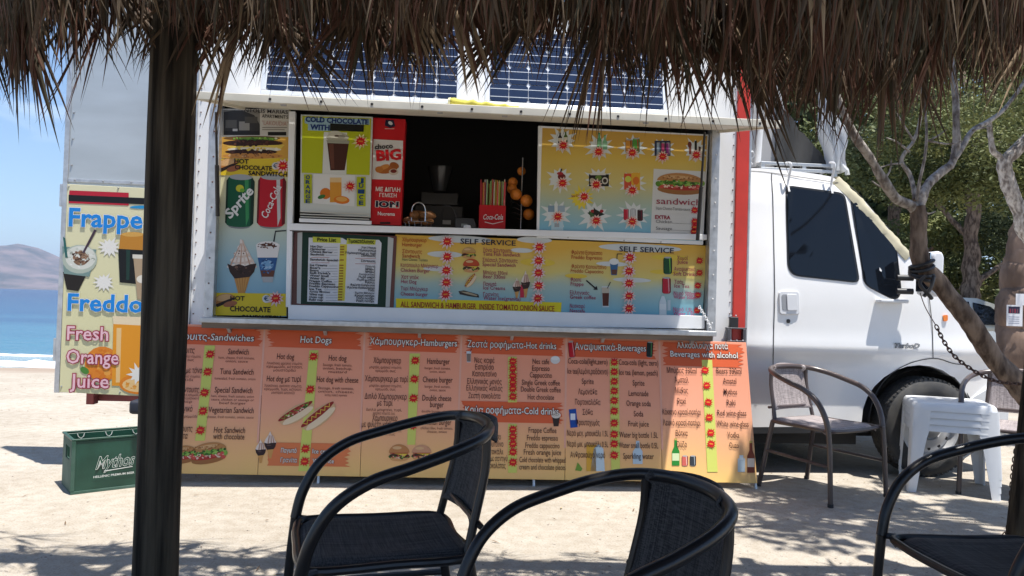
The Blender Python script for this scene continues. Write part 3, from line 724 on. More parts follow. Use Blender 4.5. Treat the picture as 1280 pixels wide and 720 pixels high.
class Board:
    """a flat printed board standing on its own plane; everything printed on it lies in board coordinates (u right, v up, n out)"""
    def __init__(s, name, label, cat, P0, u, v, group=None):
        u = u.normalized(); n = u.cross(v).normalized(); v = n.cross(u).normalized(); s.P0, s.u, s.v, s.n = P0, u, v, n
        s.e = thing(name, label, cat, M=Matrix(((u.x, v.x, n.x, P0.x), (u.y, v.y, n.y, P0.y), (u.z, v.z, n.z, P0.z), (0, 0, 0, 1))), group=group)
        s.let = {}; s.k = 0; s.star_me = {}
    def m(s, px, py):
        p = hit(px, py, s.P0, s.n)-s.P0; return p.dot(s.u), p.dot(s.v)
    def panel(s, pts, th, m, name='panel', parent=None, bevel=.002, c0=0.0):
        P = [s.m(*q) for q in pts]; b = MB(); n = len(P); v = [(x, y, c0-th) for x, y in P]+[(x, y, c0) for x, y in P]
        b.add(v, [tuple(range(n)), tuple(reversed(range(n, 2*n)))]+[(i, i+n, (i+1) % n+n, (i+1) % n) for i in range(n)])
        return b.build(name, m, parent or s.e, bevel=bevel)
    def txt(s, str_, xc, yb, wd, h, col, off=.008, layer=9, shear=0, name='lettering', rot=0, outline=None, oo=.05):
        if outline: s.txt(str_, xc, yb, wd, h, outline, oo, layer-1, shear, name, rot)
        v, f = text_geo(str_, off); v0, _ = text_geo(str_, 0)
        if not v: return
        x0 = min(q[0] for q in v0); x1 = max(q[0] for q in v0); a = s.m(xc, yb); scl = (hit(xc, yb, s.P0, s.n)-CAM).dot(Fv)/FPX
        sx = wd*scl/(x1-x0); sy = h*scl/.70; cr, sr = math.cos(rot), math.sin(rot); out = []
        for x, y in v:
            X = (x-(x0+x1)/2)*sx; Y = y*sy; X += Y*shear; out.append((a[0]+X*cr-Y*sr, a[1]+X*sr+Y*cr, .0012+.0006*layer))
        s.let.setdefault((name, col), MB()).add(out, f)
    def pic(s, name, shapes, layer=1):
        """shapes: list of (colour, [(px,py)...])"""
        if shapes and isinstance(shapes[0], list): return [s.pic(name, q, layer) for q in shapes]      # several pictures, one object each
        b = MB(); step = min(.0001, .00055/max(1, len(shapes)))
        for i, (c, pts) in enumerate(shapes):
            P = [s.m(*q) for q in pts]; b.add([(x, y, .0012+.0006*layer+step*i) for x, y in P], [tuple(range(len(P)))], ink(c))
        return b.build(name, parent=s.e, fix=False)
    def star(s, x, y, r=6.5, halo=None, name='price_badge', c1='#d8121c'):
        key = (round(r, 1), halo, c1); scl = (hit(x, y, s.P0, s.n)-CAM).dot(Fv)/FPX
        if key not in s.star_me:
            b = MB(); rs = random.Random(int(r*10)); 
            def st(rad, n, inn, z, col, seed):
                q = []; rs = random.Random(seed)
                for k in range(2*n):
                    rr = rad*(rs.uniform(.85, 1.15) if k % 2 == 0 else inn); a = math.pi*k/n+.1; q.append((rr*1.05*math.cos(a)*scl, rr*math.sin(a)*scl, z))
                b.add([(0, 0, z)]+q, [(0, i+1, (i+1) % (2*n)+1) for i in range(2*n)], ink(col))
            if halo: st(r*1.45, 11, .6, .0075, halo, 4)
            st(r, 10, .58, .0079, c1, 8)
            for k, (dx, w_) in enumerate(((-.30, .14), (-.10, .12), (.08, .10), (.27, .12))):    # a scribble of tiny yellow strokes
                b.add([((dx-w_*.5)*r*scl, -.12*r*scl, .0083), ((dx+w_*.5)*r*scl, -.12*r*scl, .0083), ((dx+w_*.6)*r*scl, .14*r*scl, .0083), ((dx-w_*.4)*r*scl, .14*r*scl, .0083)], [(0, 1, 2, 3)], ink('#ffb43c'))
            s.star_me[key] = b.build(name, parent=s.e, fix=False); o = s.star_me[key]
        else:
            o = s.star_me[key].copy(); COL.objects.link(o)
        a = s.m(x, y); o.location = (a[0], a[1], 0); o.rotation_euler = (0, 0, (x*7+y*3) % 6)
        o.rotation_euler = (0, 0, .15*math.sin(x+y)); return o
    def done(s):
        for (name, col), b in s.let.items(): b.build(name, ink(col), s.e, fix=False)
def rc(x0, y0, x1, y1): return [(x0, y0), (x1, y0), (x1, y1), (x0, y1)]
def el(cx, cy, rx, ry, rot=0, n=18, a0=0, a1=360):
    o = []; c, s = math.cos(R(rot)), math.sin(R(rot)); full = (a1-a0) >= 360
    for k in range(n if full else n+1):
        t = R(a0+(a1-a0)*k/n); x = rx*math.cos(t); y = ry*math.sin(t); o.append((cx+x*c-y*s, cy+x*s+y*c))
    return o
def burst(cx, cy, r, n=12, inn=.55, sy=.9, seed=1):
    rs = random.Random(seed); o = []
    for k in range(2*n):
        rr = r*(rs.uniform(.8, 1.15) if k % 2 == 0 else inn); a = math.pi*k/n; o.append((cx+rr*math.cos(a), cy+rr*sy*math.sin(a)))
    return o
def brush(x0, x1, y0, y1, slope=0, seed=1, teeth=5):
    rs = random.Random(seed); o = []; 
    for k in range(teeth*2+1): o.append((x1-(rs.uniform(0, 9) if k % 2 else rs.uniform(-2, 2)), y0+slope*(x1-x0)+(y1-y0)*k/(teeth*2)))
    for k in range(teeth*2+1): o.append((x0+(rs.uniform(0, 9) if k % 2 else rs.uniform(-2, 2)), y1-(y1-y0)*k/(teeth*2)))
    return o
def rampmat(name, stops, axis=1, v0=0, v1=1, rays=None, rough=.42, diag=0):
    m = bpy.data.materials.new(name); m.use_nodes = True; n = m.node_tree; L = n.links; b = n.nodes['Principled BSDF']; b.inputs['Roughness'].default_value = rough; b.inputs['Specular IOR Level'].default_value = .35
    t = n.nodes.new('ShaderNodeTexCoord'); sp = n.nodes.new('ShaderNodeSeparateXYZ'); L.new(t.outputs['Object'], sp.inputs[0])
    mr = n.nodes.new('ShaderNodeMapRange'); mr.inputs[1].default_value = v0; mr.inputs[2].default_value = v1; 
    src = sp.outputs[axis]
    if diag:
        ma = n.nodes.new('ShaderNodeMath'); ma.operation = 'MULTIPLY_ADD'; ma.inputs[1].default_value = diag; L.new(sp.outputs[0], ma.inputs[0]); L.new(src, ma.inputs[2]); src = ma.outputs[0]
    if rays:
        x = n.nodes.new('ShaderNodeTexNoise'); x.inputs['Scale'].default_value = rays; x.inputs['Detail'].default_value = 2; L.new(t.outputs['Object'], x.inputs['Vector'])
        ma = n.nodes.new('ShaderNodeMath'); ma.operation = 'MULTIPLY_ADD'; ma.inputs[1].default_value = .25*(v1-v0); L.new(x.outputs[0], ma.inputs[0]); L.new(src, ma.inputs[2]); src = ma.outputs[0]
    L.new(src, mr.inputs[0]); r = n.nodes.new('ShaderNodeValToRGB'); L.new(mr.outputs[0], r.inputs[0]); e = r.color_ramp.elements
    e[0].position = stops[0][0]; e[0].color = inkc(stops[0][1]); e[1].position = stops[-1][0]; e[1].color = inkc(stops[-1][1])
    for p, c in stops[1:-1]: q = e.new(p); q.color = inkc(c)
    L.new(r.outputs[0], b.inputs['Base Color']); return m
def face_board(name, label, cat, off, group=None, px=560, py=300):
    x, z = W(px, py, off); return Board(name, label, cat, TO+TX*x+TY*off+Vector((0, 0, z)), TX, Vector((0, 0, 1)), group)
# small drawings, all in photograph pixels -------------------------------------------------
def can(cx, cy, w_, h, col, col2, tilt=0):
    c, s_ = math.cos(R(tilt)), math.sin(R(tilt)); T = lambda P: [(cx+x*c-y*s_, cy+x*s_+y*c) for x, y in P]; e = lambda y, r, k=.09: [(r*w_*math.cos(q), y*h+k*w_*math.sin(q)) for q in [math.pi*i/8 for i in range(9)]]
    dk = '#%02x%02x%02x' % tuple(int(int(col[i:i+2], 16)*.55) for i in (1, 3, 5)); up = lambda y, r, k=.09: [(x, 2*y*h-yy) for x, yy in e(y, r, k)][::-1]
    body = [(-.40*w_, -.46*h), (.40*w_, -.46*h), (.49*w_, -.38*h), (.49*w_, .40*h)]+e(.43, .44)+[(-.49*w_, .40*h), (-.49*w_, -.38*h)]
    return [('#8d9294', T(e(.46, .38)+[(-.40*w_, .40*h), (.40*w_, .40*h)])), (col, T(body)), (dk, T([(.36*w_, -.44*h), (.42*w_, -.44*h), (.49*w_, -.38*h), (.49*w_, .40*h), (.38*w_, .44*h)])), (dk, T([(-.42*w_, -.44*h), (-.49*w_, -.38*h), (-.49*w_, .40*h), (-.44*w_, .43*h), (-.42*w_, .3*h)])),
            (col2, T([(.14*w_, -.44*h), (.27*w_, -.44*h), (.33*w_, .30*h), (.24*w_, .46*h)])), ('#b4b8ba', T(e(-.455, .40, .10)+up(-.455, .40, .10)))]
def bottle(cx, yb, w_, h, col, lab='#e8e0c8', cap='#c9b060'):
    return [(col, [(cx-w_*.5, yb), (cx+w_*.5, yb), (cx+w_*.5, yb-h*.52), (cx+w_*.2, yb-h*.70), (cx+w_*.17, yb-h*.96), (cx-w_*.17, yb-h*.96), (cx-w_*.2, yb-h*.70), (cx-w_*.5, yb-h*.52)]), (lab, rc(cx-w_*.46, yb-h*.45, cx+w_*.46, yb-h*.18)), (cap, rc(cx-w_*.2, yb-h, cx+w_*.2, yb-h*.93))]
def cone(cx, y0, w_, h, dip='#3a2520'):
    if w_ > 30: return cone2(cx, y0, w_, h, dip)
    yb = y0+h; m = y0+h*.45; c2 = y0+h*.66; o = []
    o.append(('#d9a25c', [(cx-w_*.28, c2-2), (cx+w_*.28, c2-2), (cx+w_*.07, yb), (cx-w_*.10, yb)]))
    o.append(('#f4e3d6', [(cx, y0), (cx+w_*.08, y0+h*.12), (cx+w_*.26, y0+h*.2), (cx+w_*.34, y0+h*.32), (cx+w_*.5, m), (cx-w_*.5, m), (cx-w_*.38, y0+h*.3), (cx-w_*.16, y0+h*.16)]))
    for k in (-.2, .05, .26): o.append(('#c29a86', [(cx+w_*k*.5, y0+h*.14), (cx+w_*k*.5+1.2, y0+h*.16), (cx+w_*k+1.5, m), (cx+w_*k-.5, m)]))
    o.append((dip, [(cx-w_*.48, m-h*.03), (cx-w_*.2, m+h*.01), (cx+w_*.1, m-h*.02), (cx+w_*.48, m-h*.03), (cx+w_*.4, m+h*.12), (cx+w_*.26, c2), (cx-w_*.24, c2+h*.03), (cx-w_*.4, m+h*.12)]))
    o.append(('#6d5148', el(cx-w_*.1, m+h*.07, w_*.18, h*.02)))
    return o
def cone2(cx, y0, w_, h, dip):
    m = y0+h*.45; c2 = y0+h*.66; yb = y0+h; o = [('#d29a54', [(cx-w_*.28, c2-2), (cx+w_*.28, c2-2), (cx+w_*.07, yb), (cx-w_*.10, yb)])]
    o += [('#b87f3e', [(cx-w_*.2+w_*.1*k, c2), (cx-w_*.17+w_*.1*k, c2), (cx-w_*.05+w_*.03*k, yb-1), (cx-w_*.06+w_*.03*k, yb-1)]) for k in range(5)]
    lay = [(0, .04), (.10, .12), (.20, .24), (.31, .36), (.42, .47)]
    for i, (t, q) in enumerate(reversed(lay)):
        y = y0+h*t; o.append(('#e6cdbb', el(cx, y+h*.055, w_*(q+.03), h*.062))); o.append(('#f8ece2', el(cx-w_*.03, y+h*.035, w_*q, h*.05, -6)))
    for k in range(6):
        x = -.4+.16*k; o.append((('#d3ac95', '#e9d3c4')[k % 2], [(cx+w_*x*.12, y0+h*.06), (cx+w_*x*.12+1, y0+h*.06), (cx+w_*x+2.2, m), (cx+w_*x, m)]))
    o.append((dip, [(cx-w_*.48, m-h*.03), (cx-w_*.3, m+h*.015), (cx-w_*.1, m-h*.02), (cx+w_*.1, m+h*.015), (cx+w_*.3, m-h*.02), (cx+w_*.48, m-h*.03), (cx+w_*.4, m+h*.12), (cx+w_*.26, c2), (cx-w_*.24, c2+h*.03), (cx-w_*.4, m+h*.12)]))
    o += blobs(cx, m+h*.09, w_*.34, h*.07, ['#4c322a', '#2a1812', '#7a5a4c'], 22, w_*.05, 4)+blobs(cx, y0+h*.3, w_*.3, h*.12, ['#5a3a2c', '#c08c6a'], 9, w_*.022, 6); return o
def burger(cx, cy, w_, h, bun='#c98a52'):
    return [('#4e6b2a', el(cx, cy+h*.22, w_*.52, h*.16)), ('#4a2a1c', el(cx, cy+h*.16, w_*.48, h*.14)), ('#e8c84a', [(cx-w_*.45, cy+h*.02), (cx+w_*.45, cy+h*.02), (cx+w_*.2, cy+h*.25), (cx, cy+h*.1)]), ('#a8352a', rc(cx-w_*.44, cy-h*.04, cx+w_*.44, cy+h*.05)), ('#dda468', el(cx, cy+h*.34, w_*.44, h*.15)), (bun, [p for p in el(cx, cy, w_*.5, h*.48, 0, 14, 180, 360)]), ('#e5b986', el(cx-w_*.1, cy-h*.28, w_*.22, h*.09))]
def hotdog(cx, cy, L, w_, rot, top='#e8c848'):
    c, s_ = math.cos(R(rot)), math.sin(R(rot)); T = lambda x, y: (cx+x*c-y*s_, cy+x*s_+y*c)
    o = [('#e0b888', el(cx, cy, L*.5, w_*.5, rot)), ('#f6ddb8', el(*T(0, w_*.16), L*.46, w_*.24, rot)), ('#9c2c22', el(*T(0, -w_*.18), L*.52, w_*.2, rot))]
    z = []; 
    for k in range(13): x = -L*.42+L*.84*k/12; z.append(T(x, -w_*.2+(w_*.1 if k % 2 else -w_*.1)-.5))
    for k in range(12, -1, -1): x = -L*.42+L*.84*k/12; z.append(T(x, -w_*.2+(w_*.1 if k % 2 else -w_*.1)+.7))
    o.append((top, z)); return o
def blobs(cx, cy, rx, ry, cols, n, size, seed=1, rot=0):
    rs = random.Random(seed); o = []; c, s_ = math.cos(R(rot)), math.sin(R(rot))
    for k in range(n):
        a = rs.random()*6.283; q = rs.random()**.5; x = rx*q*math.cos(a); y = ry*q*math.sin(a); z = size*rs.uniform(.5, 1.3)
        o.append((rs.choice(cols), el(cx+x*c-y*s_, cy+x*s_+y*c, z, z*rs.uniform(.45, .9), rs.uniform(-40, 40), 7)))
    return o
BREAD = ['#c9935a', '#b47c44', '#dcae78', '#a66d3a']; GREENS = ['#5f8f2c', '#86b545', '#3e6a20', '#a3c860', '#2f5418']; MEATS = ['#b7372c', '#d8574a', '#e8a090', '#8f2a20', '#f0d8c0']; BROWNS = ['#3d2012', '#552d1a', '#2a160c', '#6d4028']
def sandwich(x0, y0, x1, y1, rot=0):
    cx, cy, a, b = (x0+x1)/2, (y0+y1)/2, (x1-x0)/2, (y1-y0)/2; rs = random.Random(4)
    o = [('#a8703c', el(cx, cy+b*.55, a*.96, b*.42, rot)), ('#b7372c', el(cx, cy+b*.25, a*.98, b*.34, rot))]
    for k in range(7): o.append((('#d8574a', '#f0d8c0')[k % 2], el(cx-a*.8+a*1.6*k/6, cy+b*.28+rs.uniform(-.1, .1)*b, a*.12, b*.16, 20)))
    for k in range(11): o.append((('#5f8f2c', '#86b545', '#3e6a20')[k % 3], el(cx-a*.9+a*1.8*k/10, cy-b*.05+rs.uniform(-.12, .12)*b, a*.13, b*.24, rs.uniform(-30, 30))))
    o.append(('#c38a50', [p for p in el(cx, cy-b*.18, a*.97, b*.72, rot, 16, 180, 360)])); o.append(('#ddb07a', el(cx-a*.1, cy-b*.55, a*.6, b*.14, rot)))
    o += blobs(cx, cy+b*.28, a*.9, b*.18, MEATS, 26, b*.13, 3, rot)+blobs(cx, cy-b*.05, a*.92, b*.2, GREENS, 34, b*.14, 5, rot)+blobs(cx, cy-b*.5, a*.7, b*.25, BREAD, 24, b*.10, 7, rot)
    for k in range(9): o.append(('#8d5a2c', el(cx-a*.7+a*1.4*k/8, cy-b*.42+rs.uniform(-.1, .1)*b, a*.04, b*.05)))
    return o
def glass_drink(x0, y0, x1, y1, liq, top=None, straw='#222222'):
    w_ = x1-x0; h = y1-y0; o = [('#dfe6ea', [(x0, y0), (x1, y0), (x1-w_*.1, y1), (x0+w_*.1, y1)]), (liq, [(x0+w_*.06, y0+h*.22), (x1-w_*.06, y0+h*.22), (x1-w_*.14, y1-h*.06), (x0+w_*.14, y1-h*.06)])]
    if top: o.append((top, [(x0+w_*.02, y0+h*.05), (x1-w_*.02, y0+h*.05), (x1-w_*.08, y0+h*.32), (x0+w_*.08, y0+h*.32)]))
    o.append((straw, [(x1-w_*.35, y0+h*.1), (x1-w_*.25, y0+h*.1), (x1+w_*.15, y0-h*.2), (x1+w_*.05, y0-h*.22)])); return o

# ---- big lower menu board ------------------------------------------------------------------
def lower_board():
    x0, z0 = W(560, 416, -.13); x1, z1 = W(560, 597, -.36)
    P0 = TO+TX*x0+TY*(-.36)+Vector((0, 0, z1)); v = Vector((0, 0, 1))*(z0-z1)+TY*.23
    B = Board('menu_board', 'long orange and pink menu board with six printed columns leaning under the counter', 'menu board', P0, TX, v)
    xt = [207, 331, 456, 577, 708, 824, 933]; xb = [198, 322, 450, 572, 706, 828, 947]
    yt = lambda x: 405+(x-232)*23/701; yb = lambda x: 592+(x-228)*12/719
    va = B.m(560, 600)[1]; vb = B.m(560, 416)[1]
    bm = rampmat('orange pink board print', [(0, '#ffda78'), (.28, '#fec684'), (.60, '#fdb290'), (1, '#fba684')], 1, va, vb, rays=3.0, rough=.38)
    for i in range(6):
        B.panel([(xt[i]+.25, yt(xt[i])), (xt[i+1]-.25, yt(xt[i+1])), (xb[i+1]-.25, yb(xb[i+1])), (xb[i]+.25, yb(xb[i]))], .008, bm, 'printed_panel')
    sh = [('#f6b8a0', [(xt[i]-1.2, yt(xt[i])+1), (xt[i]+1.2, yt(xt[i])+1), (xb[i]+1.2, yb(xb[i])-40), (xb[i]-1.2, yb(xb[i])-40)]) for i in range(1, 6)]
    B.pic('column_divider', sh, 0)
    hb = []
    for i in range(6):
        X0 = xt[i]+4; X1 = xt[i+1]-4; h_ = 27 if i < 5 else 34
        hb.append(('#e6683c', brush(X0, X1, yt(X0)+3, yt(X0)+h_-2, 23/701, i+1, 6)))
    hb.append(('#e6683c', brush(577, 703, 501, 527, .02, 9, 6))); hb.append(('#ea8450', brush(334, 437, 553, 582, .015, 12, 6)))
    B.pic('header_brushstroke', hb, 1)
    st = []
    for (a, b, c, d) in ((256, 269, 432, (244, 256, 551)), (387, 398, 438, (373, 386, 589)), (512, 525, 442, (509, 519, 556)), (635, 646, 446, (635, 646, 503)), (635, 646, 530, (635, 646, 591)), (762, 773, 450, (764, 775, 591)), (877, 890, 450, (884, 897, 590))):
        st.append(('#dbe070', [(a, c), (b, c), (d[1], d[2]), (d[0], d[2])]))
    B.pic('price_stripe', st, 2)
    W_, D_ = '#fff6ec', '#3d1a14'
    def hd(s, xc, y, w_, h=8.5): B.txt(s, xc, y, w_, h, W_, .008, outline='#4a1c18', oo=.055)
    hd('Σάντουιτς-Sandwiches', 260, 425.5, 112); hd('Hot Dogs', 395, 429, 38); hd('Χάμπουργκερ-Hamburgers', 517, 432, 108)
    hd('Ζεστά ροφήματα-Hot drinks', 640, 435.5, 111); hd('Κρύα ροφήματα-Cold drinks', 640, 517.5, 117); hd('Αναψυκτικά-Beverages', 763, 438.5, 90)
    hd('Αλκοολούχα ποτά', 878, 436, 65, 7.5); hd('Beverages with alcohol', 880, 447, 86, 7.5)
    hd('Παγωτό', 361, 566, 19, 5.5); hd('Ice cream', 404, 567, 26, 5.5); hd('Γρανίτα', 361, 578, 20, 5.5); hd('Water Ice', 404, 579, 26, 5.5)
    def it(s, xc, y, w_, h=5.6): B.txt(s, xc, y+.3, w_, h*1.30, D_, .004)
    def sub(lines, xc, y, w_=44, dy=4.3):
        for k, l in enumerate(lines): B.txt(l, xc, y+dy*k, w_*(1 if k < len(lines)-1 or len(lines) == 1 else .62), 3.2, '#5a261e', .0)
    # sandwiches
    for s, x, y, w_ in (('Σάντουιτς', 228, 441, 30), ('Σάντουιτς με τόνο', 228, 466, 48), ('Σπέσιαλ Σάντουιτς', 225, 490, 46), ('Χορτοφαγικό', 222, 514, 36), ('Ζεστό Σάντουιτς', 219, 539, 42), ('με σοκολάτα', 218, 548, 32),
                        ('Sandwich', 298, 443, 25), ('Tuna Sandwich', 296, 468, 41), ('Special Sandwich', 292, 491, 46), ('Vegetarian Sandwich', 289, 516, 55), ('Hot Sandwich', 287, 541, 38), ('with chocolate', 286, 549, 38)): it(s, x, y, w_)
    sub(['ham, cheese, fresh tomato,', 'onion, sauce'], 296, 449); sub(['tunasalad, fresh tomato, onion'], 294, 475, 50); sub(['ham, cheese, fresh tomato, onion', 'sauce, chicken or sausage or', 'beef burger'], 291, 497, 52); sub(['cheese, fresh tomato, onion, sauce'], 288, 523, 57)
    sub(['ζαμπόν, τυρί, φρέσκια ντομάτα,', 'κρεμμύδι, σως'], 228, 447, 46); sub(['τονοσαλάτα, φρέσκια ντομάτα,', 'κρεμμύδι'], 227, 472, 46); sub(['ζαμπόν, τυρί, ντομάτα, κρεμμύδι,', 'σως, κοτόπουλο ή λουκάνικο ή', 'μπέργκερ'], 226, 495, 44); sub(['τυρί, ντομάτα, κρεμμύδι'], 222, 522, 48)
    # hot dogs
    for s, x, y, w_ in (('Hot dog', 357, 449, 21), ('Hot dog με τυρί', 355, 477, 42), ('Hot dog', 422, 451, 22), ('Hot dog with cheese', 422, 478, 51)): it(s, x, y, w_)
    sub(['Λουκάνικο, φρέσκια ντομάτα,', 'κρεμμύδι, κέτσαπ,', 'μουστάρδα'], 356, 456); sub(['Λουκάνικο, φρέσκια ντομάτα,', 'κρεμμύδι, τυρί, κέτσαπ,', 'μουστάρδα, μαγιονέζα'], 354, 484, 46)
    sub(['Sausage, fresh tomato,', 'onion, ketchup,', 'mustard'], 422, 458, 36); sub(['Sausage, fresh tomato,', 'onion, cheese,', 'ketchup, mustard, mayonnaise'], 420, 487, 44)
    # burgers
    for s, x, y, w_ in (('Χάμπουργκερ', 484, 454, 34), ('Χάμπουργκερ με τυρί', 483, 477, 53), ('Διπλό Χάμπουργκερ', 482, 499, 52), ('με τυρί', 481, 507, 19), ('Χάμπουργκερ', 481, 526, 31), ('με φιλέτο κοτόπουλο', 479, 534, 53),
                        ('Hamburger', 548, 455, 28), ('Cheese burger', 547, 478, 37), ('Double cheese', 546, 501, 36), ('burger', 546, 509, 17), ('Chicken burger', 546, 531, 36)): it(s, x, y, w_)
    for y in (461, 484): sub(['μπιφτέκι, φρέσκια ντομάτα,', 'κρεμμύδι, σως'], 482, y, 40); sub(['burger, fresh tomato,', 'onion, sauce'], 547, y+1, 32)
    sub(['διπλό μπιφτέκι, τυρί,', 'φρέσκια ντομάτα, σως'], 480, 514, 44); sub(['double burger, cheese,', 'fresh tomato, onion'], 546, 516, 38); sub(['φιλέτο, τυρί, ντομάτα,', 'κρεμμύδι, σως'], 480, 540, 44); sub(['chicken fillet, fresh tomato,', 'cheese, onion'], 546, 537, 40)
    # drinks
    for (s, w_), y in zip((('Νες καφέ', 25), ('Εσπρέσο', 23), ('Καπουτσίνο', 30), ('Ελληνικός μονός', 43), ('Ελληνικός διπλός', 45), ('Ζεστή σοκολάτα', 40)), (453.5, 462, 470.5, 480, 488.5, 498)): it(s, 605.5, y, w_, 5.2)
    for (s, w_), y in zip((('Nes cafe', 21), ('Espresso', 22), ('Cappuccino', 28), ('Single Greek coffee', 48), ('Double Greek coffee', 50), ('Hot chocolate', 33)), (455, 463.5, 472, 481.5, 490, 499.5)): it(s, 676, y, w_, 5.2)
    for (s, w_), y in zip((('Φραπέ', 18), ('Φρέντο εσπρέσο', 38), ('Φρέντο καπουτσίνο', 44), ('Χυμός πορτοκάλι', 44), ('Κρύα σοκολάτα με σαντιγύ', 54), ('και κομμάτια σοκολάτας', 50)), (540, 549, 558, 567.5, 576, 585)): it(s, 607, y, w_, 5.2)
    for (s, w_), y in zip((('Frappe Coffee', 35), ('Freddo espresso', 39), ('Freddo cappuccino', 43), ('Fresh orange juice', 47), ('Cold chocolate with whipped', 58), ('cream and chocolate pieces', 58)), (541, 550.5, 560, 568.5, 578, 587)): it(s, 678, y, w_, 5.2)
    for (s, w_), y in zip((('Coca-cola(light,zero)', 50), ('Ice tea(λεμόνι,ροδάκινο)', 51), ('Sprite', 15), ('Λεμονάδα', 24), ('Πορτοκαλάδα', 32), ('Σόδα', 13), ('Φρουτοχυμός', 30), ('Νερό μεγ. μπουκάλι 1.5L', 52), ('Νερό μικ. μπουκάλι 0.5L', 52), ('Ανθρακούχο νερό', 44)), (455, 467.5, 480, 493, 506, 518.5, 531.5, 545, 558.5, 572)): it(s, 734.5, y, w_, 5.4)
    for (s, w_), y in zip((('Coca-cola (light, zero)', 50), ('Ice tea (lemon, peach)', 49), ('Sprite', 15), ('Lemonade', 25), ('Orange soda', 31), ('Soda', 12), ('Fruit juice', 26), ('Water big bottle 1.5L', 49), ('Water small bottle 0.5L', 50), ('Sparkling water', 39)), (456.5, 469, 482, 495, 507.5, 520.5, 533, 547, 560, 573.5)): it(s, 798, y, w_, 5.4)
    for (s, w_), y in zip((('Μπύρες 330ml', 38), ('Άμστελ', 18), ('Μύθος', 16), ('Ρακί', 11), ('Κόκκινο κρασί-ποτήρι', 49), ('Λευκό κρασί-ποτήρι', 48), ('Βότκα', 15), ('Ούζο', 13)), (466.5, 478.5, 491.5, 505, 518.5, 532, 545, 559)): it(s, 852, y, w_, 5.6)
    for k, ((s, w_), y) in enumerate(zip((('Beers 330ml', 32), ('Amstel', 17), ('Mythos', 17), ('Raki', 11), ('Red wine-glass', 37), ('White wine-glass', 41), ('Vodka', 15), ('Ouzo', 12)), (467, 479.5, 493, 506.5, 519.5, 533, 547, 560))): it(s, 911+k*.9, y, w_, 5.6)
    for x, y in ((263, 443), (260, 465), (256, 491), (254, 514), (251, 538), (392, 446), (388, 487), (382, 561), (381, 577), (519, 451), (518, 474), (517, 498), (516, 532)): B.star(x, y, 6.3)
    for y in (452, 461, 470, 478, 486, 496, 537, 546, 555, 565, 578): B.star(641, y, 6.0)
    for y in (453, 465, 477, 489, 501, 514, 529, 543, 555, 569): B.star(767.5, y, 6.0)
    for x, y in ((881, 463), (883, 482), (885, 503), (886, 522), (888, 541), (888.5, 555)): B.star(x, y, 6.0)
    B.pic('sandwich_picture', [sandwich(210, 556, 246, 580, -8), sandwich(238, 552, 284, 580, -10)], 3)
    B.pic('hot_dog_picture', [hotdog(371, 517, 48, 19, -30, '#7a9a3a')+blobs(371, 514, 17, 2.4, GREENS+MEATS, 30, 1.5, 3, -30), hotdog(399, 521, 50, 20, -38)], 3)
    B.pic('ice_cream_picture', [cone(326, 549, 14, 30), cone(338, 539, 16, 34)], 3)
    B.pic('burger_picture', [burger(499, 566, 26, 22)+blobs(499, 571, 12, 2.5, GREENS+MEATS+BROWNS, 26, 1.4, 5), burger(527, 566, 25, 20, '#d8a07a')+blobs(527, 571, 11, 2.5, GREENS+MEATS+BROWNS, 26, 1.4, 6)], 3)
    B.pic('cup_picture', [glass_drink(583, 439, 589, 453, '#8b7a70'), [('#e6e2de', el(694, 450, 6, 5)), ('#f4f2ee', el(694, 448, 5, 2.4))], [('#3b2a22', [(690, 520), (700, 520), (698, 533), (692, 533)]), ('#e6dcd0', el(695, 519, 6, 4))]], 3)
    B.pic('can_picture', [can(714.5, 437, 8, 21, '#cc1624', '#e8a0a0', -6), can(812, 437, 8, 20, '#1d2a24', '#5a9a5a', 3), [('#1d4fa8', [(711, 512), (720, 511), (722, 534), (713, 535)]), ('#e9ecf2', rc(713, 517, 719, 525))]], 3)
    B.pic('bottle_picture', [[('#cfe3ee', [(738, 589), (742, 561), (748, 555), (754, 561), (756, 589)])], [('#e9b23e', rc(733, 556, 745, 589))], [('#7ba43a', [(719, 588), (722, 578), (728, 586), (726, 589)])], [('#c5dcec', bottle(797, 580, 12, 30, '#cfe0ec')[0][1])], bottle(844.5, 582, 9.5, 34, '#2c8a34', '#d8e8b8'), can(856, 576, 8, 13, '#d86a5e', '#f0d0c0'), can(866, 576, 8, 13, '#3a3f44', '#a8b0b4'), bottle(938.5, 591, 9.5, 40, '#8a3f22', '#f0dcc8'), [('#c6d4da', rc(922, 573, 931, 590)), ('#e2ecef', rc(924, 569, 929, 575))]], 3)
    # frame legs behind the board, standing on the ground
    for px in (397, 668, 947):
        u_, v_ = B.m(px, 590); base = TO + TX*W(px, 600, -.37)[0] + TY*(-.37); a = B.e.matrix_world.inverted() @ Vector((base.x, base.y, -.01)); t_ = B.e.matrix_world.inverted() @ (base+Vector((0, .0, 0))+TY*.03+Vector((0, 0, .25)))
        MB().tube([(a.x, a.y, a.z-.02), (t_.x, t_.y, -.03)], .009, 8).build('leg', ALU, B.e, smooth=True)
    B.done()
lower_board()

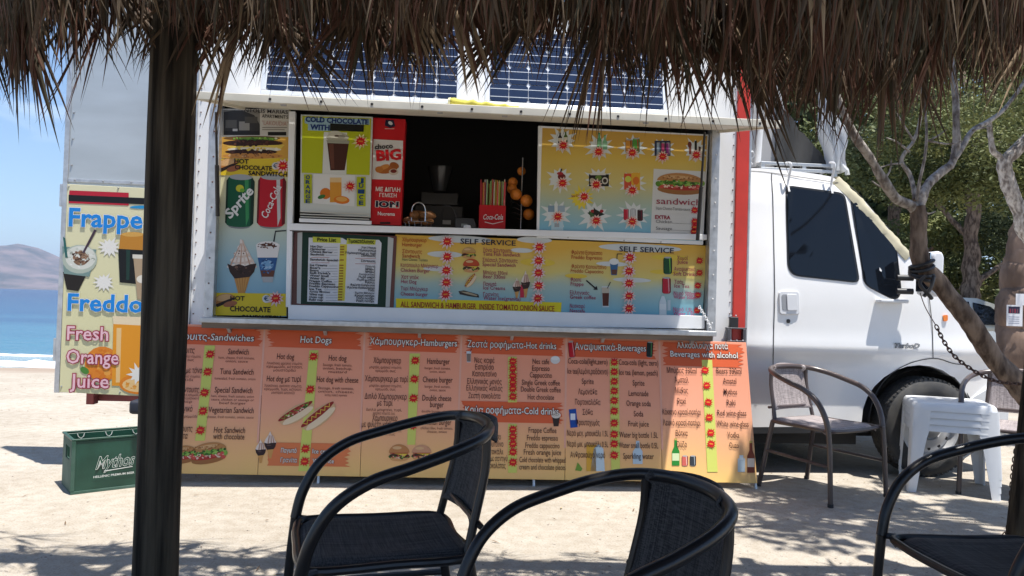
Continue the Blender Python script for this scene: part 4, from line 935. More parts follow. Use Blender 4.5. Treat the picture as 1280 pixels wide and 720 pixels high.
# ---- tall board left of the window ---------------------------------------------------------
def left_tall():
    B = face_board('snack_board', 'tall narrow board with burger, two cans and ice cream pictures left of the serving window', 'sign', .045)
    va = B.m(315, 395)[1]; vb = B.m(315, 140)[1]
    B.panel([(274, 139), (363, 138), (358, 396), (268, 394)], .01, rampmat('pale blue yellow print', [(0, '#7fb4cf'), (.28, '#a9cdd8'), (.5, '#e2e4c4'), (.75, '#f1e8b4'), (1, '#e9d79a')], 1, va, vb))
    B.pic('apartment_notice', [('#d9d3c6', rc(278, 136, 361, 171)), ('#3d3a36', rc(279.5, 138, 325, 169)), ('#8f8a80', [(279.5, 140), (300, 137), (318, 144), (325, 156), (325, 138), (279.5, 137.5)]), ('#69655d', rc(282, 150, 296, 160)), ('#a39d92', rc(299, 152, 312, 163)), ('#57534c', rc(306, 146, 322, 154)), ('#d8d4cc', rc(291, 161, 297, 166)), ('#2b2926', rc(279.5, 164, 325, 169))], 1)
    B.txt('NTOLIS MARIAS', 333, 141.5, 53, 4.6, '#2a2320', .02); B.txt('APARTMENT\'S', 344, 148, 32, 4.2, '#2a2320', .02); B.txt('"LAKOUDIA"', 344, 157, 32, 5.4, '#c08f86', .0)
    B.pic('notice_strip', [('#15120f', rc(335, 165, 358, 169.5)), ('#8d857a', rc(328, 159, 359, 160)), ('#8d857a', rc(328, 161.8, 356, 162.8))], 5)
    B.pic('burger_picture', [('#e6b04a', rc(277, 171.5, 361, 198)), ('#7a5526', el(315, 173, 36, 3)), ('#5d7a2a', el(322, 174, 26, 3)), ('#3d2012', el(316, 179, 38, 4.4)), ('#f2d55c', [(284, 183), (356, 181), (350, 187), (338, 191), (326, 186), (300, 189)]), ('#efe6cf', el(318, 187, 34, 3)), ('#3a1d10', el(314, 190, 33, 3.6)), ('#d8964a', el(316, 195, 38, 3.6))]+blobs(316, 179, 36, 3.4, BROWNS, 46, 1.9, 2)+blobs(320, 173.5, 30, 1.6, GREENS+['#c9bfa0'], 30, 1.5, 3)+blobs(314, 190, 31, 2.6, BROWNS+['#8a5a34'], 34, 1.7, 4)+blobs(318, 186.5, 30, 1.5, ['#f2d55c', '#efe6cf', '#d9b84a', '#fbf3dc'], 22, 1.8, 5)+blobs(316, 195.4, 34, 1.8, BREAD, 26, 1.7, 6), 2)
    B.pic('yellow_strip', [('#f2d233', [(273, 199), (362, 198), (361, 221), (272, 219)]), ('#f0d22c', [(270, 366), (359, 367), (358, 395), (268, 394)])], 2)
    for (x, y) in ((0, 0), (-4, 169)):
        B.pic('waffle_picture', [('#c98548', el(284+x, 205+y, 13, 6.5, -12)), ('#e8b880', el(284+x, 203+y, 10, 4, -12)), ('#2c1710', [(272+x, 212+y), (290+x, 205+y), (300+x, 203+y), (290+x, 209+y), (276+x, 215+y)]), ('#b06a44', el(292+x, 211+y, 9, 3.5, -12))], 3)
    for y, dy in ((204.5, 0), (375.5, 1)):
        x = 0 if dy == 0 else -8
        B.txt('HOT', 302+x+(3 if dy else 0), y, 17, 5.6, '#2b1a0e', .03); B.txt('CHOCOLATE', 317+x+(4 if dy else 0), y+8+dy*7-(0 if not dy else 1), 45+(4 if dy else 0), 5.4+dy, '#2b1a0e', .03); B.txt('SANDWITCH', 335+x, y+15.5+dy*11-(2 if dy else 0), 47, 5.4+dy*.6, '#2b1a0e', .03)
    B.pic('euro_disc', [('#eef0ea', el(344.5, 207.5, 4.6, 4.6)), ('#eef0ea', el(333, 373.5, 5, 5))], 4); B.txt('€', 344.5, 210, 5.5, 5.5, '#24406e', .02); B.txt('€', 333, 376, 6, 6, '#24406e', .02)
    B.star(354, 207.5, 7, '#f4d0c8'); B.star(345, 373, 7, '#f4d0c8')
    for cx, c1, c2, nm, sh in ((300, '#0f5f3f', '#3c9a5c', 'Sprite', .2), (339.5, '#c8142a', '#d8d4d4', 'Coca-Cola', .2)):
        B.pic('can_picture', can(cx, 252, 36, 67, c1, c2, 2), 2)
    B.pic('lemon_mark', [('#d8d83a', el(300, 235.5, 5, 4.5)), ('#7ab83a', el(303, 238, 3, 2.5))], 4)
    B.txt('Sprite', 303, 257, 44, 11.5, '#f4f6f2', .03, rot=R(52), shear=.15); B.txt('Coca-Cola', 343, 254, 44, 9, '#f6f0f0', .015, rot=R(68), shear=.15)
    B.pic('ice_cream_picture', cone(302.5, 300, 38, 70), 2)
    B.pic('cup_picture', [('#20202a', [(341, 304), (343, 304), (345, 290), (358, 289), (358, 287.6), (344, 288.4)]), ('#2c5f9a', [(322, 321), (347, 321), (342, 347), (327, 347)]), ('#7fb0d8', el(334, 331, 8, 6)), ('#6d4030', [(325.5, 338), (343.5, 338), (342, 346), (327.5, 346)]), ('#b8bcc0', [(327, 346), (342, 346), (341, 353), (329, 353)]), ('#f3efec', [(320, 306), (350, 306), (347, 322), (322, 322)]), ('#f3efec', el(335, 307, 15, 5.5)), ('#5a3424', el(335, 306, 9, 2)), ('#5a3424', el(328, 309, 3, 1)), ('#5a3424', el(343, 308, 3.4, 1))]+blobs(335, 307, 13, 3.6, ['#5a3424', '#8a6048', '#ffffff'], 26, 1.1, 3)+blobs(334, 333, 9, 9, ['#1f4c86', '#4f86c0', '#a8c8e4', '#3b6ea8'], 26, 1.8, 4), 2)
    B.done()
left_tall()
def choc_board():
    B = face_board('chocolate_drink_board', 'lime green board with a cold chocolate cup above orange juice, left of the window', 'sign', .04)
    B.panel([(376, 143), (466, 146), (463, 272), (375, 264)], .01, ink('#dfe3dc'))
    G = '#c3cc1e'
    B.pic('green_field', [(G, [(378, 145), (464, 148), (462, 219), (377, 216)])], 1); B.pic('white_field', [('#e9ebe6', [(405, 165), (434, 166), (433, 218), (403, 217)]), (G, rc(380, 218, 390, 254)), (G, rc(446, 221, 457, 258)), ('#f1f1ee', [(392, 217), (444, 219), (443, 258), (391, 254)])], 2)
    B.pic('pale_band', [('#a9cfe0', [(381, 147), (462, 149), (462, 156), (415, 155.5), (415, 164), (385, 163), (385, 155), (381, 154)])], 2)
    B.txt('COLD CHOCOLATE', 421.5, 154, 77, 6.2, '#12357e', .04, layer=7); B.txt('WITH', 400, 162.5, 23, 6.4, '#12357e', .04, layer=7)
    B.pic('covered_word', [('#14160f', [(413, 154.5), (455, 156.5), (454.5, 165), (412.5, 163.5)])], 8)
    B.pic('cup_picture', [('#4b261c', [(409, 178), (436, 180), (431, 213), (413, 213)]), ('#6d4032', [(411, 180), (417, 180), (418, 211), (414, 211)]), ('#b9b6a4', el(422, 172, 14, 6)), ('#d8d5c4', el(419, 168, 9, 4.5)), ('#8d8878', el(427, 171, 5, 2)), ('#4b3428', el(421, 170, 3, 1.2)), ('#a9aa9a', [(408, 175), (437, 176), (436, 180), (409, 179)])], 3)
    B.pic('juice_picture', [('#e07c20', el(407, 242, 7, 7)), ('#3c7a3a', el(402, 246, 5, 2.5, -20)), ('#e9a23a', rc(412.5, 224, 427, 253)), ('#f3cf96', rc(412.5, 222, 427, 228)), ('#e87f1c', el(427, 250, 10, 5, 5)), ('#f2b45c', el(427, 249, 7, 3, 5))], 3)
    B.star(451, 177, 7, '#e9dfa0'); B.star(438, 233, 6, '#f0c8c0')
    for k, ch in enumerate('ORANGE'): B.txt(ch, 385, 224+k*6.0, 5, 4.6, '#17467e', .03)
    for k, ch in enumerate('JUICE'): B.txt(ch, 451.5, 228+k*7.0, 5, 5, '#17467e', .03)
    B.done()
    g = bpy.data.objects.new('vent_grille', None); COL.objects.link(g); g.parent = truck
    for k in range(4):
        s = MB(); a = W(375, 263.5+k*3.2, .03); b = W(461, 267.5+k*3.2, .03); s.box(a[0], b[0], .03, .05, b[1]-.004, b[1]+.003); s.build('louvre', mat('cream vent slat', (.55, .53, .46), .5), g)
    a = W(374, 276, .0); b = W(464, 283, .0); MB().box(a[0], b[0], .0, .019, b[1]+.012, b[1]+.035).build('vent_lip', WHITE, truck)
choc_board()
def window_board():
    B = face_board('drinks_board', 'sliding panel right of the open window with drinks in white bursts and a sandwich', 'sign', .035)
    va = B.m(780, 300)[1]; vb = B.m(780, 160)[1]
    B.panel([(673, 157), (886, 168), (879, 306), (671, 297)], .03, mat('white sliding frame', (.72, .73, .73), .4), 'sliding_frame', bevel=.003)
    B.panel([(678, 160), (884, 170), (878, 301.5), (674, 292)], .002, rampmat('sun yellow to blue print', [(0, '#4fb0de'), (.22, '#8cc6dc'), (.42, '#b9cfc0'), (.62, '#e0d184'), (.85, '#e8c65a'), (1, '#dcae4e')], 1, va, vb, rays=1.6), 'printed_sheet', c0=.0015, bevel=0)
    BC = [(703, 176, 19, 'b1'), (749, 184, 18, 'b2'), (791, 185, 18, 'c'), (828, 187, 17, 'c2'), (869, 188, 17, 'i'), (700, 224, 18, 'd'), (748, 225, 18, 'f'), (790, 229, 18, 'g'), (695, 268, 20, 'w'), (743, 270, 21, 'r'), (792, 269, 20, 'k')]
    B.pic('white_burst', [('#e9efee', burst(x, y, r, 12, .58, .95, int(x))) for x, y, r, _ in BC], 2)
    B.pic('yellow_burst', [('#f2dc46', burst(727, 248, 17, 14, .6, .9, 3))], 2)
    P = []
    P.append(bottle(700, 179, 5, 14, '#2a1a14')+bottle(707, 178, 5, 14, '#4f6b2a'))
    P.append(bottle(749, 186, 6, 20, '#5fae72', '#8cc99a', '#3f8a58')+bottle(756, 187, 6, 18, '#86c49a', '#a9d8b8', '#5fae7a'))
    P.append(can(786, 183, 9, 18, '#d8973c', '#8a3030')+can(795, 182, 9, 19, '#5fa84a', '#c8203a'))
    P.append([('#2b3550', rc(818, 176, 838, 195))]+can(823, 186, 5, 16, '#a0b4c8', '#44507a')+can(829, 186, 5, 16, '#c84a7a', '#30405a')+can(835, 186, 5, 16, '#9a3a8a', '#dfe3ea'))
    P.append([('#9a5a4a', rc(861, 180, 864, 193)), ('#7a3a30', el(862, 181, 2.5, 4)), ('#2a2a20', rc(868, 176, 871, 188)), ('#e9e2d0', [(872, 183), (881, 185), (880, 192), (873, 194)]), ('#50352a', [(873, 183), (876, 184), (875, 194), (873, 193)])])
    P.append([('#7a1f24', el(702, 221, 5, 4)), ('#20242a', [(699, 218), (701, 211), (703, 211), (701, 218)]), ('#b03038', el(700, 217, 4, 2)), ('#e9efee', rc(688, 226, 698, 231))])
    P.append([('#1c1c1c', rc(736, 218, 761, 233)), ('#c8c1a8', el(740, 226, 3, 3.4)), ('#6a8a3a', el(748, 222, 4, 3)), ('#d8d4c8', el(756, 226, 4, 4.4)), ('#3a2a20', el(756, 226, 2.4, 2.6)), ('#e9e9e0', rc(738, 216.5, 757, 219))])
    P.append([('#e0573a', rc(780, 217, 790, 237)), ('#f0b838', rc(789, 216, 800, 238)), ('#d8e05c', el(785, 224, 4, 4)), ('#e87a28', el(795, 226, 4, 5))])
    P.append([('#8aa6bc', rc(685, 257, 693, 265)), ('#a8bccc', rc(697, 257, 706, 265)), ('#e9f2f6', rc(685, 265, 706, 273)), ('#c2e2ee', rc(689, 276, 704, 288)), ('#a9b0b4', rc(693, 279, 699, 284))])
    P.append([('#1f3a2a', [(734, 266), (745, 262), (756, 268), (748, 271), (738, 270)]), ('#a8232c', el(741, 264, 3, 2)), ('#2a2020', [(742, 259), (748, 266), (752, 262), (750, 270), (742, 270)]), ('#b02a30', el(752, 264, 2.4, 2)), ('#4a6a3a', [(736, 263), (744, 270), (738, 272)])])
    P.append(can(782.5, 268, 6.6, 15, '#c8203a', '#e87a8a')+can(791, 268, 6.6, 15, '#c9cdd0', '#e9edf0')+can(800, 269, 7, 15, '#3a1a20', '#7a2030'))
    B.pic('drinks_picture', P, 3)
    for x, y in ((704, 182), (748, 190), (790, 191), (828, 196), (870, 194), (703, 229), (745, 231), (790, 238), (730, 246), (697, 271), (745, 276), (790, 277)): B.star(x, y, 6, '#f2d0c0')
    B.txt('Ice Cream', 722, 246, 15, 3, '#c0392b', .02, rot=R(8))
    B.pic('sandwich_field', [('#e4e5e2', [(817, 211), (882, 214.5), (878, 301), (813, 298)])], 2); B.pic('sandwich_picture', sandwich(820, 215, 880, 244, 3), 4)
    B.txt('sandwich', 848, 256, 57, 8, '#a3123c', .0); B.txt('Ham-Cheese-Tomato-sauce', 841, 263, 43, 4, '#77787a', .0); B.txt('EXTRA', 828, 274, 19, 4.6, '#a3123c', .03)
    for s, y in (('Chicken..................', 279.5), ('Sausage.................', 288), ('Burgers..................', 296)): B.txt(s, 842, y, 46, 4, '#55565a', .0)
    for x, y in ((868, 263), (868, 277), (868, 284), (867, 289.5), (867, 295)): B.star(x, y, 5.4)
    s_ = MB()
    for x, y in ((680, 293), (710, 295), (780, 299), (826, 301)): u_, v_ = B.m(x, y+1.6); s_.ball((u_, v_, .001), .006, 6)
    s_.build('frame_screw', mat('dull rivet', (.35, .36, .37), .4, metal=.5), B.e)
    B.done()
window_board()
def price_list():
    B = face_board('price_list_board', 'dark green price list board drawn like an open book below the window', 'price list', .05)
    B.panel([(368, 288), (496, 295), (492, 386), (362, 381)], .01, mat('mahogany board edge', (.10, .025, .02), .4))
    B.pic('book_pages', [('#cdd0cd', [(372, 291), (379, 290), (378, 380), (371, 379)]), ('#cdd0cd', [(485, 296), (492, 298), (487, 384), (482, 384)]), ('#0e3628', [(378, 290), (485, 296), (482, 384), (376, 380)]), ('#e9ebf0', [(386, 297), (428, 297.5), (434, 301), (438, 298), (474, 300), (477, 304), (472, 380), (430, 378), (384, 377)]), ('#e8d94a', [(425, 305), (434, 305.5), (431, 376), (422, 376)])], 1)
    B.pic('heading_label', [('#d8dc4a', [(391, 296), (426, 297), (426, 304), (391, 303)]), ('#d8dc4a', [(434, 298), (470, 300), (469, 306), (433, 305)])], 3)
    B.txt('Price List', 408.5, 302, 23, 4.4, '#2c3416', .03); B.txt('Τιμοκατάλογος', 451.5, 304, 32, 4.4, '#2c3416', .03)
    L = ['Hot Dog', 'Hamburger', 'Cheese Burger', 'Sandwich', '', 'Sandwich Special', '', 'Ice Creams', 'Beer\'s', 'Beers', 'Soft Drink\'s', 'Water Small', 'Water Big', 'Frappe Coffee', 'Freddo Espresso', 'Freddo Cappuccino', 'Ice Tea', 'Amita Motion', 'Wine cup', 'Ouzo cup', 'Raki cup']
    G = ['Χοτ Ντογκ', 'Χάμπουργκερ', 'Χάμπουργκερ με τυρί', 'Σάντουιτς', '', 'Σάντουιτς', '', 'Παγωτά', 'Μπύρες', 'Μπύρες', 'Αναψυκτικά', 'Νερό μικρό', 'Νερό μεγάλο', 'Φραπές', 'Φρέντο Εσπρέσσο', 'Φρέντο Καπουτσίνο', 'Τσάι', 'Άμιτα Μόσιον', 'Κρασί ποτήρι', 'Ούζο ποτήρι', 'Ρακή ποτήρι']
    for k in range(21):
        y = 309.5+k*3.32
        if L[k]: w_ = 2.1*len(L[k]); B.txt(L[k], 388.5+w_/2-k*.09, y, w_, 2.6, '#20222e', .03)
        else:
            B.pic('red_note', [('#c88a8a', rc(389, y-1.2, 412, y-.6)), ('#c88a8a', rc(444, y, 470, y+.6))], 4)
        if G[k]: w_ = 2.0*len(G[k]); B.txt(G[k], 470-w_/2-k*.12, y+1.6, w_, 2.6, '#20222e', .03)
        if L[k]: B.pic('dotted_line', [('#7f828e', rc(390.5+2.1*len(L[k]), y-.5, 422, y-.1)), ('#a87820', rc(425.5-k*.14, y-1.8, 430.5-k*.14, y-.2))], 5)
    B.done()
price_list()
def self_service():
    B = face_board('self_service_board', 'long yellow and blue self service menu board under the serving window', 'menu board', .055)
    va = B.m(680, 392)[1]; vb = B.m(680, 295)[1]
    gm = rampmat('yellow sky print', [(0, '#3fa9cf'), (.25, '#8fc6d6'), (.48, '#b8cfc4'), (.66, '#e8d67e'), (1, '#f0bc48')], 1, va, vb, rays=2.4)
    B.panel([(494, 293), (884, 307), (878, 399), (491, 388)], .01, gm)
    sh = []
    for (x, y, a, b) in ((575, 299, 40, 4.5), (556, 318, 22, 4), (652, 313, 14, 3), (668, 300, 22, 4), (800, 310, 52, 5), (765, 330, 20, 3), (790, 350, 24, 3), (545, 336, 16, 3)): sh.append(('#dfe4e2', el(x, y, a, b, 2)))
    for (x, y, a, b) in ((672, 328, 22, 5), (720, 345, 14, 3), (838, 322, 24, 3.5), (830, 340, 18, 3)): sh.append(('#efcf4a', el(x, y, a, b, 2)))
    B.pic('cloud_shapes', sh, 1)
    B.txt('SELF SERVICE', 610, 306, 69, 6.5, '#131a3a', .012); B.txt('SELF SERVICE', 808, 315.5, 69, 6.5, '#131a3a', .012)
    B.pic('yellow_banner', [('#f4e01e', [(495, 373), (702, 378), (701, 392.5), (495, 387.5)])], 2)
    B.txt('ALL SANDWICH & HAMBURGER  INSIDE TOMATO ONION SAUCE', 597.5, 386.5, 192, 7.0, '#a8141e', .02)
    T = '#a3285a'; T2 = '#b8441e'
    for s, x0, y, c in (('Χάμπουργκερ', 503, 302, T2), ('Hamburger', 503, 308, T2), ('Σάντουιτς', 503, 316.5, T2), ('Sandwich', 503, 322, T2), ('Ham Cheese Tomato', 503, 326, '#5a6a50'), ('Κοτόπουλο Μπέργκερ', 501, 334, T), ('Chicken Burger', 501, 340, T), ('Χοτ ντόκ', 501.5, 348.5, T), ('Hot Dog', 501.5, 354, T), ('Τυρί Μπέργκερ', 501, 363, T), ('Cheese burger', 501, 369.5, T),
                      ('Τόνο Σάντουιτς', 603.5, 315, T), ('Tuna Fish Sandwich', 603.5, 320, T), ('Σπέσιαλ Σάντουιτς', 603, 327.5, T), ('Special Sandwich', 603, 333, T), ('Μπύρα 330ml', 604, 343, T), ('Beer 330ml', 604, 348, T), ('Παγωτά', 604, 357, T), ('Ice Creams', 604, 362, T), ('Γρανίτα', 604, 370, T), ('Water Ice(granita)', 604, 375, T),
                      ('Φρέντο Εσπρέσσο', 714, 318, T2), ('Freddo Espresso', 714, 324, T2), ('Φρέντο Καπουτσίνο', 714, 335.5, T2), ('Freddo Capuccino', 713, 341, T2), ('Φραπέ', 713, 351.5, T), ('Frappe', 713, 357, T), ('Ελληνικός', 712, 368, T), ('Greek coffee', 712, 373.5, T), ('Νεσκαφέ', 712, 384.5, T), ('Nescafe', 712, 390.5, T),
                      ('Χυμοί', 846, 324.5, T), ('Juice', 846, 329.5, T), ('Αναψυκτικά', 842, 338.5, T), ('Soft Drinks', 841, 344.5, T), ('Τσάι', 842.5, 354.5, T), ('Ice Tea', 842.5, 359.5, T), ('Νερό 500ml', 841.5, 369, '#c03a7a'), ('Water 500ml', 841.5, 373.5, '#c03a7a'), ('Νερό 1.5L', 841, 389, '#c03a7a'), ('Water 1.5L', 841, 394, '#c03a7a')):
        sm = 1 if 'Ham ' not in s else .72; w_ = 2.72*len(s)*(.95 if len(s) > 12 else 1)*sm; B.txt(s, x0+w_/2, y+.3, w_, 4.7*sm, c, .008)
    for x, y in ((559, 302), (559, 321), (558, 338), (558, 353), (557, 368), (674, 309), (673, 326), (673, 341), (673, 357), (672, 373), (787, 322), (786, 339), (786, 354), (786, 370), (786, 385.5)): B.star(x, y, 6.6, '#f0d8d4')
    for x, y in ((874, 326), (874, 341), (872, 357), (872, 369), (871, 388)): B.star(x, y, 5)
    B.pic('food_picture', [burger(586, 316, 18, 15, '#c9a05c')+blobs(586, 319, 8, 2, GREENS+BROWNS, 20, 1.1, 5), burger(589, 332, 21, 18, '#c8502a')+blobs(589, 336, 9, 2, GREENS+MEATS+BROWNS, 20, 1.2, 5), hotdog(588.5, 351, 20, 9, -52), [('#3a3430', [(573, 364), (580, 363), (598, 368), (599, 372), (590, 371), (575, 368)]), ('#b8a88a', [(575, 364.4), (585, 365), (597, 369), (596, 370.3), (583, 367.4)])], cone(657, 338, 12, 34), cone(646, 347, 11, 26), [('#d02a4a', rc(650, 356, 655, 372))]], 3)
    B.pic('drink_picture', [glass_drink(752, 358, 762, 384, '#5a2618', '#cfc4b0'), [('#3a6a9a', [(762, 325), (773, 325), (771, 344), (764, 344)]), ('#6b4034', [(764, 337), (771.5, 337), (770.5, 343), (765, 343)]), ('#eef0ee', el(767.5, 327, 6, 4)), ('#22252a', rc(771, 317, 778, 318)), ('#22252a', [(771, 317), (772, 317), (771.5, 324), (770.5, 324)])], [('#1d1a22', [(732, 351), (733.5, 350), (744, 359), (746, 357.5), (747, 362.5), (741.5, 362), (743, 360.5)])], can(834.5, 332, 11, 22, '#17502c', '#7ab84a'), can(833, 357, 11, 21, '#c01a34', '#d8a0a8'), [('#d6e6ee', [(824, 394), (824, 378), (827, 370), (830, 370), (833, 378), (833, 394)]), ('#c4d8e2', rc(834, 375, 838, 388)), ('#e6f0f4', rc(824, 380, 833, 387))]], 3)
    B.done()
self_service()
# ---- board on the open rear door -------------------------------------------------------------
def frappe():
    B = face_board('coffee_juice_sign', 'cream sign for iced coffee and orange juice on the opened rear door', 'sign', -.012, px=130, py=360)
    B.panel([(84, 230), (236, 238), (228, 498), (74, 490)], .008, rampmat('cream sign print', [(0, '#e9e4b6'), (1, '#f0eccb')], 1, 0, 1))
    B.pic('red_band', [('#c4233a', [(87, 238), (161, 241), (161, 257), (86, 254)]), ('#17181c', [(86, 243.5), (190, 248), (190, 256), (86, 251.5)]), ('#2a9ad6', el(176, 259, 14, 2))], 1)
    B.txt('Frappe', 132.5, 284, 87, 22.5, '#1c8ee6', .025, outline='#f7fafc', oo=.045); B.txt('Freddo', 132, 389, 89, 21, '#1c8ee6', .025, outline='#f7fafc', oo=.045)
    for s, x, y, w_ in (('Fresh', 110, 425, 49), ('Orange', 116, 454.5, 62), ('Juice', 112, 484.5, 46)): B.txt(s, x, y, w_, 17, '#f6c9d4', .012, outline='#a8344e', oo=.06)
    B.pic('white_burst', [('#f4f2ec', burst(137, 309, 15, 12, .55)), ('#f4f2ec', burst(130, 353, 14, 12, .55))], 2)
    B.pic('iced_coffee_picture', [('#26201c', [(79, 340), (84, 362), (98, 364), (110, 340)]), ('#7f9a96', [(78, 308), (121, 312), (112, 346), (80, 342)]), ('#b9c4b6', el(100, 324, 22, 18)), ('#e0e2d8', el(101, 322, 19, 15)), ('#8a6a52', el(101, 323, 10, 9)), ('#5e4233', el(98, 319, 4, 3)), ('#6b4a38', el(106, 326, 4, 3)), *blobs(101, 322, 18, 13, ['#e9ebe2', '#cfd4c8', '#f4f4ee', '#a9b0a4'], 40, 2.2, 9), *blobs(101, 322, 11, 9, ['#8a6a52', '#5e4233', '#a98468', '#4a3226'], 60, 1.4, 8), ('#4c3a4a', [(103, 316), (106, 316), (121, 288), (118, 287)]), ('#2f6a66', [(79, 296), (82, 298), (85, 322), (82, 322)])], 3)
    B.pic('coffee_glass_picture', [('#141618', [(148, 311), (184, 313), (180, 356), (150, 353)]), ('#1d3c34', [(158, 312), (163, 312), (162, 350), (158, 350)]), ('#c98a32', [(151, 293), (184, 292), (182, 313), (149, 311)]), ('#e0ac58', el(166, 293, 14, 3)), ('#b9a184', [(167, 322), (215, 324), (206, 376), (172, 374)]), ('#e6e0d4', [(166, 318), (216, 320), (216, 325), (166, 323)]), ('#efe9dc', el(178, 349, 7, 5))], 3)
    B.pic('juice_picture', [('#e88a2c', el(128, 455, 22, 22)), *blobs(128, 455, 18, 18, ['#ec962e', '#e07f22', '#f2a84a'], 30, 3.4, 5), ('#4f8a3a', el(106, 463, 6, 4, 30)), ('#f0a02a', [(142, 402), (200, 404), (194, 484), (140, 482)]), ('#f6e3c0', [(141, 395), (201, 397), (200, 408), (142, 405)]), ('#f6cf90', [(146, 410), (152, 410), (150, 478), (145, 478)]), ('#e98a24', el(175, 480, 26, 13)), ('#f6cf90', el(173, 481, 20, 9)), *blobs(173, 481, 17, 7, ['#f2b050', '#f6cf90', '#eb9a34'], 22, 2.2, 6), ('#f4f2ec', burst(173, 468, 15, 10, .5, 1, 6))], 2)
    s_ = MB()
    for x, y in ((148, 235), (86, 233), (77, 483), (150, 490)): u_, v_ = B.m(x, y); s_.ball((u_, v_, .001), .006, 6)
    s_.build('fixing_screw', mat('dull rivet', (.35, .36, .37), .4, metal=.5), B.e)
    B.done()
frappe()

# ------------------------------------------------------------------ things on the counter in the window
def tloc(px, py, off): x, z = W(px, py, off); return Vector((x, off, z))
CTZ = W(560, 288, .1)[1]      # worktop height
def in_truck(name, label, cat, px, off, group=None, z=None):
    x = W(px, 285, off)[0]; M = TM @ Matrix.Translation((x, off, CTZ if z is None else z)); return thing(name, label, cat, M=M, group=group)
def counter_items():
    # red biscuit display box, with its printed front
    B = face_board('croissant_display_box', 'tall narrow red cardboard display box of filled croissants beside the open window', 'box', .06)
    rd = ink('#d3141f')
    B.panel([(466, 147), (507, 149), (501, 282), (463, 280)], .14, rd, 'carton', bevel=.002)
    B.pic('white_label', [('#e9e6e2', [(467, 174), (504, 176), (502, 225), (465, 224)]), ('#1b1f3a', [(482, 150), (492, 150), (494, 158), (488, 160), (481, 157)]), ('#e9e6e2', el(488, 154, 3, 2, 30)), ('#e9b0a8', rc(481, 160.5, 493, 161.5))], 1)
    B.txt('choco', 480, 186, 22, 6, '#23181a', .03, rot=R(6)); B.txt('BIG', 486.5, 200, 29, 12.5, '#d3141f', .05, rot=R(6))
    B.pic('croissant_picture', [('#b8692c', el(484, 212, 13, 5, -8)), ('#d89048', el(480, 209, 7, 3, -20)), ('#a85c26', el(493, 207, 6, 4, 20)), ('#c87a34', el(474, 212, 5, 4)), ('#d9c9b4', el(492, 215, 6, 4)), ('#7a2a20', el(492, 214, 4, 2.4))], 3)
    B.txt('ΜΕ ΔΙΠΛΗ', 485, 239.5, 30, 5, '#f4efe8', .02); B.txt('ΓΕΜΙΣΗ', 485, 246.5, 21, 4.6, '#f4efe8', .02); B.txt('ΙΟΝ', 484, 259, 27, 6.5, '#17132e', .05, outline='#f2ede6', oo=.09)
    B.txt('Nucrema', 483, 269.5, 21, 4.5, '#f4efe8', .015); B.pic('cut_out', [('#2a0d0c', rc(475, 277.5, 488, 280))], 2)
    B.done()
    # wire basket with croissants
    o = in_truck('wire_basket', 'small wire basket with an arched handle holding croissants on the counter', 'basket', 523, .16)
    wm = mat('chrome wire', (.5, .5, .5), .25, metal=.9); s = MB()
    for r_, z in ((.07, .004), (.085, .05)): s.tube([(r_*1.2*math.cos(t), r_*math.sin(t), z) for t in [2*math.pi*k/20 for k in range(20)]], .003, 5, closed=True)
    for k in range(14): a = 2*math.pi*k/14; s.tube([(.084*math.cos(a), .07*math.sin(a), .004), (.102*math.cos(a), .085*math.sin(a), .05)], .002, 4)
    s.build('basket_wire', wm, o, smooth=True)
    MB().tube(spline([(-.045, -.06, .05), (-.045, -.055, .13), (-.03, -.05, .165), (0, -.05, .178), (.03, -.05, .165), (.045, -.055, .13), (.045, -.06, .05)], 4), .004, 6).build('handle', wm, o, smooth=True)
    cm = mat('baked croissant', (.36, .16, .055), .6, nscale=30, namt=.5, bump=.4)
    for k, (x, y, z, a) in enumerate(((-.05, -.01, .055, .3), (.05, .0, .055, -.5), (.0, .03, .10, .1), (-.02, -.03, .09, 1.2), (.06, -.02, .095, .2))):
        P = []; rr = []
        for i in range(9): t = -1+2*i/8; P.append((.055*math.sin(t*1.25), .03*math.cos(t*1.25)-.02, .008*math.cos(t*2))); rr.append(.006+.021*(1-t*t)*(1+.12*(i % 2)))
        c = MB().tube(P, rr, 10).build('croissant', cm, smooth=True, sharp=0); c.matrix_world = o.matrix_world @ Matrix.Translation((x, y, z)) @ Matrix.Rotation(a, 4, 'Z')
        tag(c, ['left croissant at the bottom of the wire basket', 'right croissant at the bottom of the wire basket', 'topmost croissant, at the back of the basket pile', 'croissant turned end-on at the front of the basket', 'croissant resting on the right rim of the basket'][k], 'croissant', 'croissants in the wire basket')
    # red straw box
    x0, z0 = W(598, 286, .10); x1, z1 = W(632, 257, .10)
    B = Board('straw_box', 'red cardboard box packed with striped paper straws at the window', 'box', TO+TX*W(615, 286, .10)[0]+TY*.10+Vector((0, 0, CTZ)), TX, Vector((0, 0, 1)))
    wbx = x1-x0; rm = ink('#c8141f'); b = MB(); h = z1-CTZ; b.box(-wbx/2, wbx/2, 0, h, -.085, 0); b.build('carton', rm, B.e, bevel=.002)
    B.txt('Coca-Cola', 616, 274.5, 25, 6.5, '#f6ecec', .01, shear=.2, rot=R(2)); B.pic('swoosh', [('#f2dada', [(606, 277), (616, 279.4), (629, 276.4), (629, 277.2), (616, 280.4), (606, 278)])], 1)
    rs = random.Random(2); cols = ['#e9dccb', '#d86a6a', '#c9c04a', '#e4e0d8', '#7fb06a', '#d8484e', '#e8a050']
    st = MB()
    for k in range(46):
        x = -wbx*.46+wbx*.92*rs.random(); y = -.006-.07*rs.random(); c = ink(rs.choice(cols)); st.tube([(x, h*.3, y), (x*1.02+rs.uniform(-.004, .004), h+.165+rs.uniform(-.015, .012), y+rs.uniform(-.006, .004))], .0034, 5, m=c)
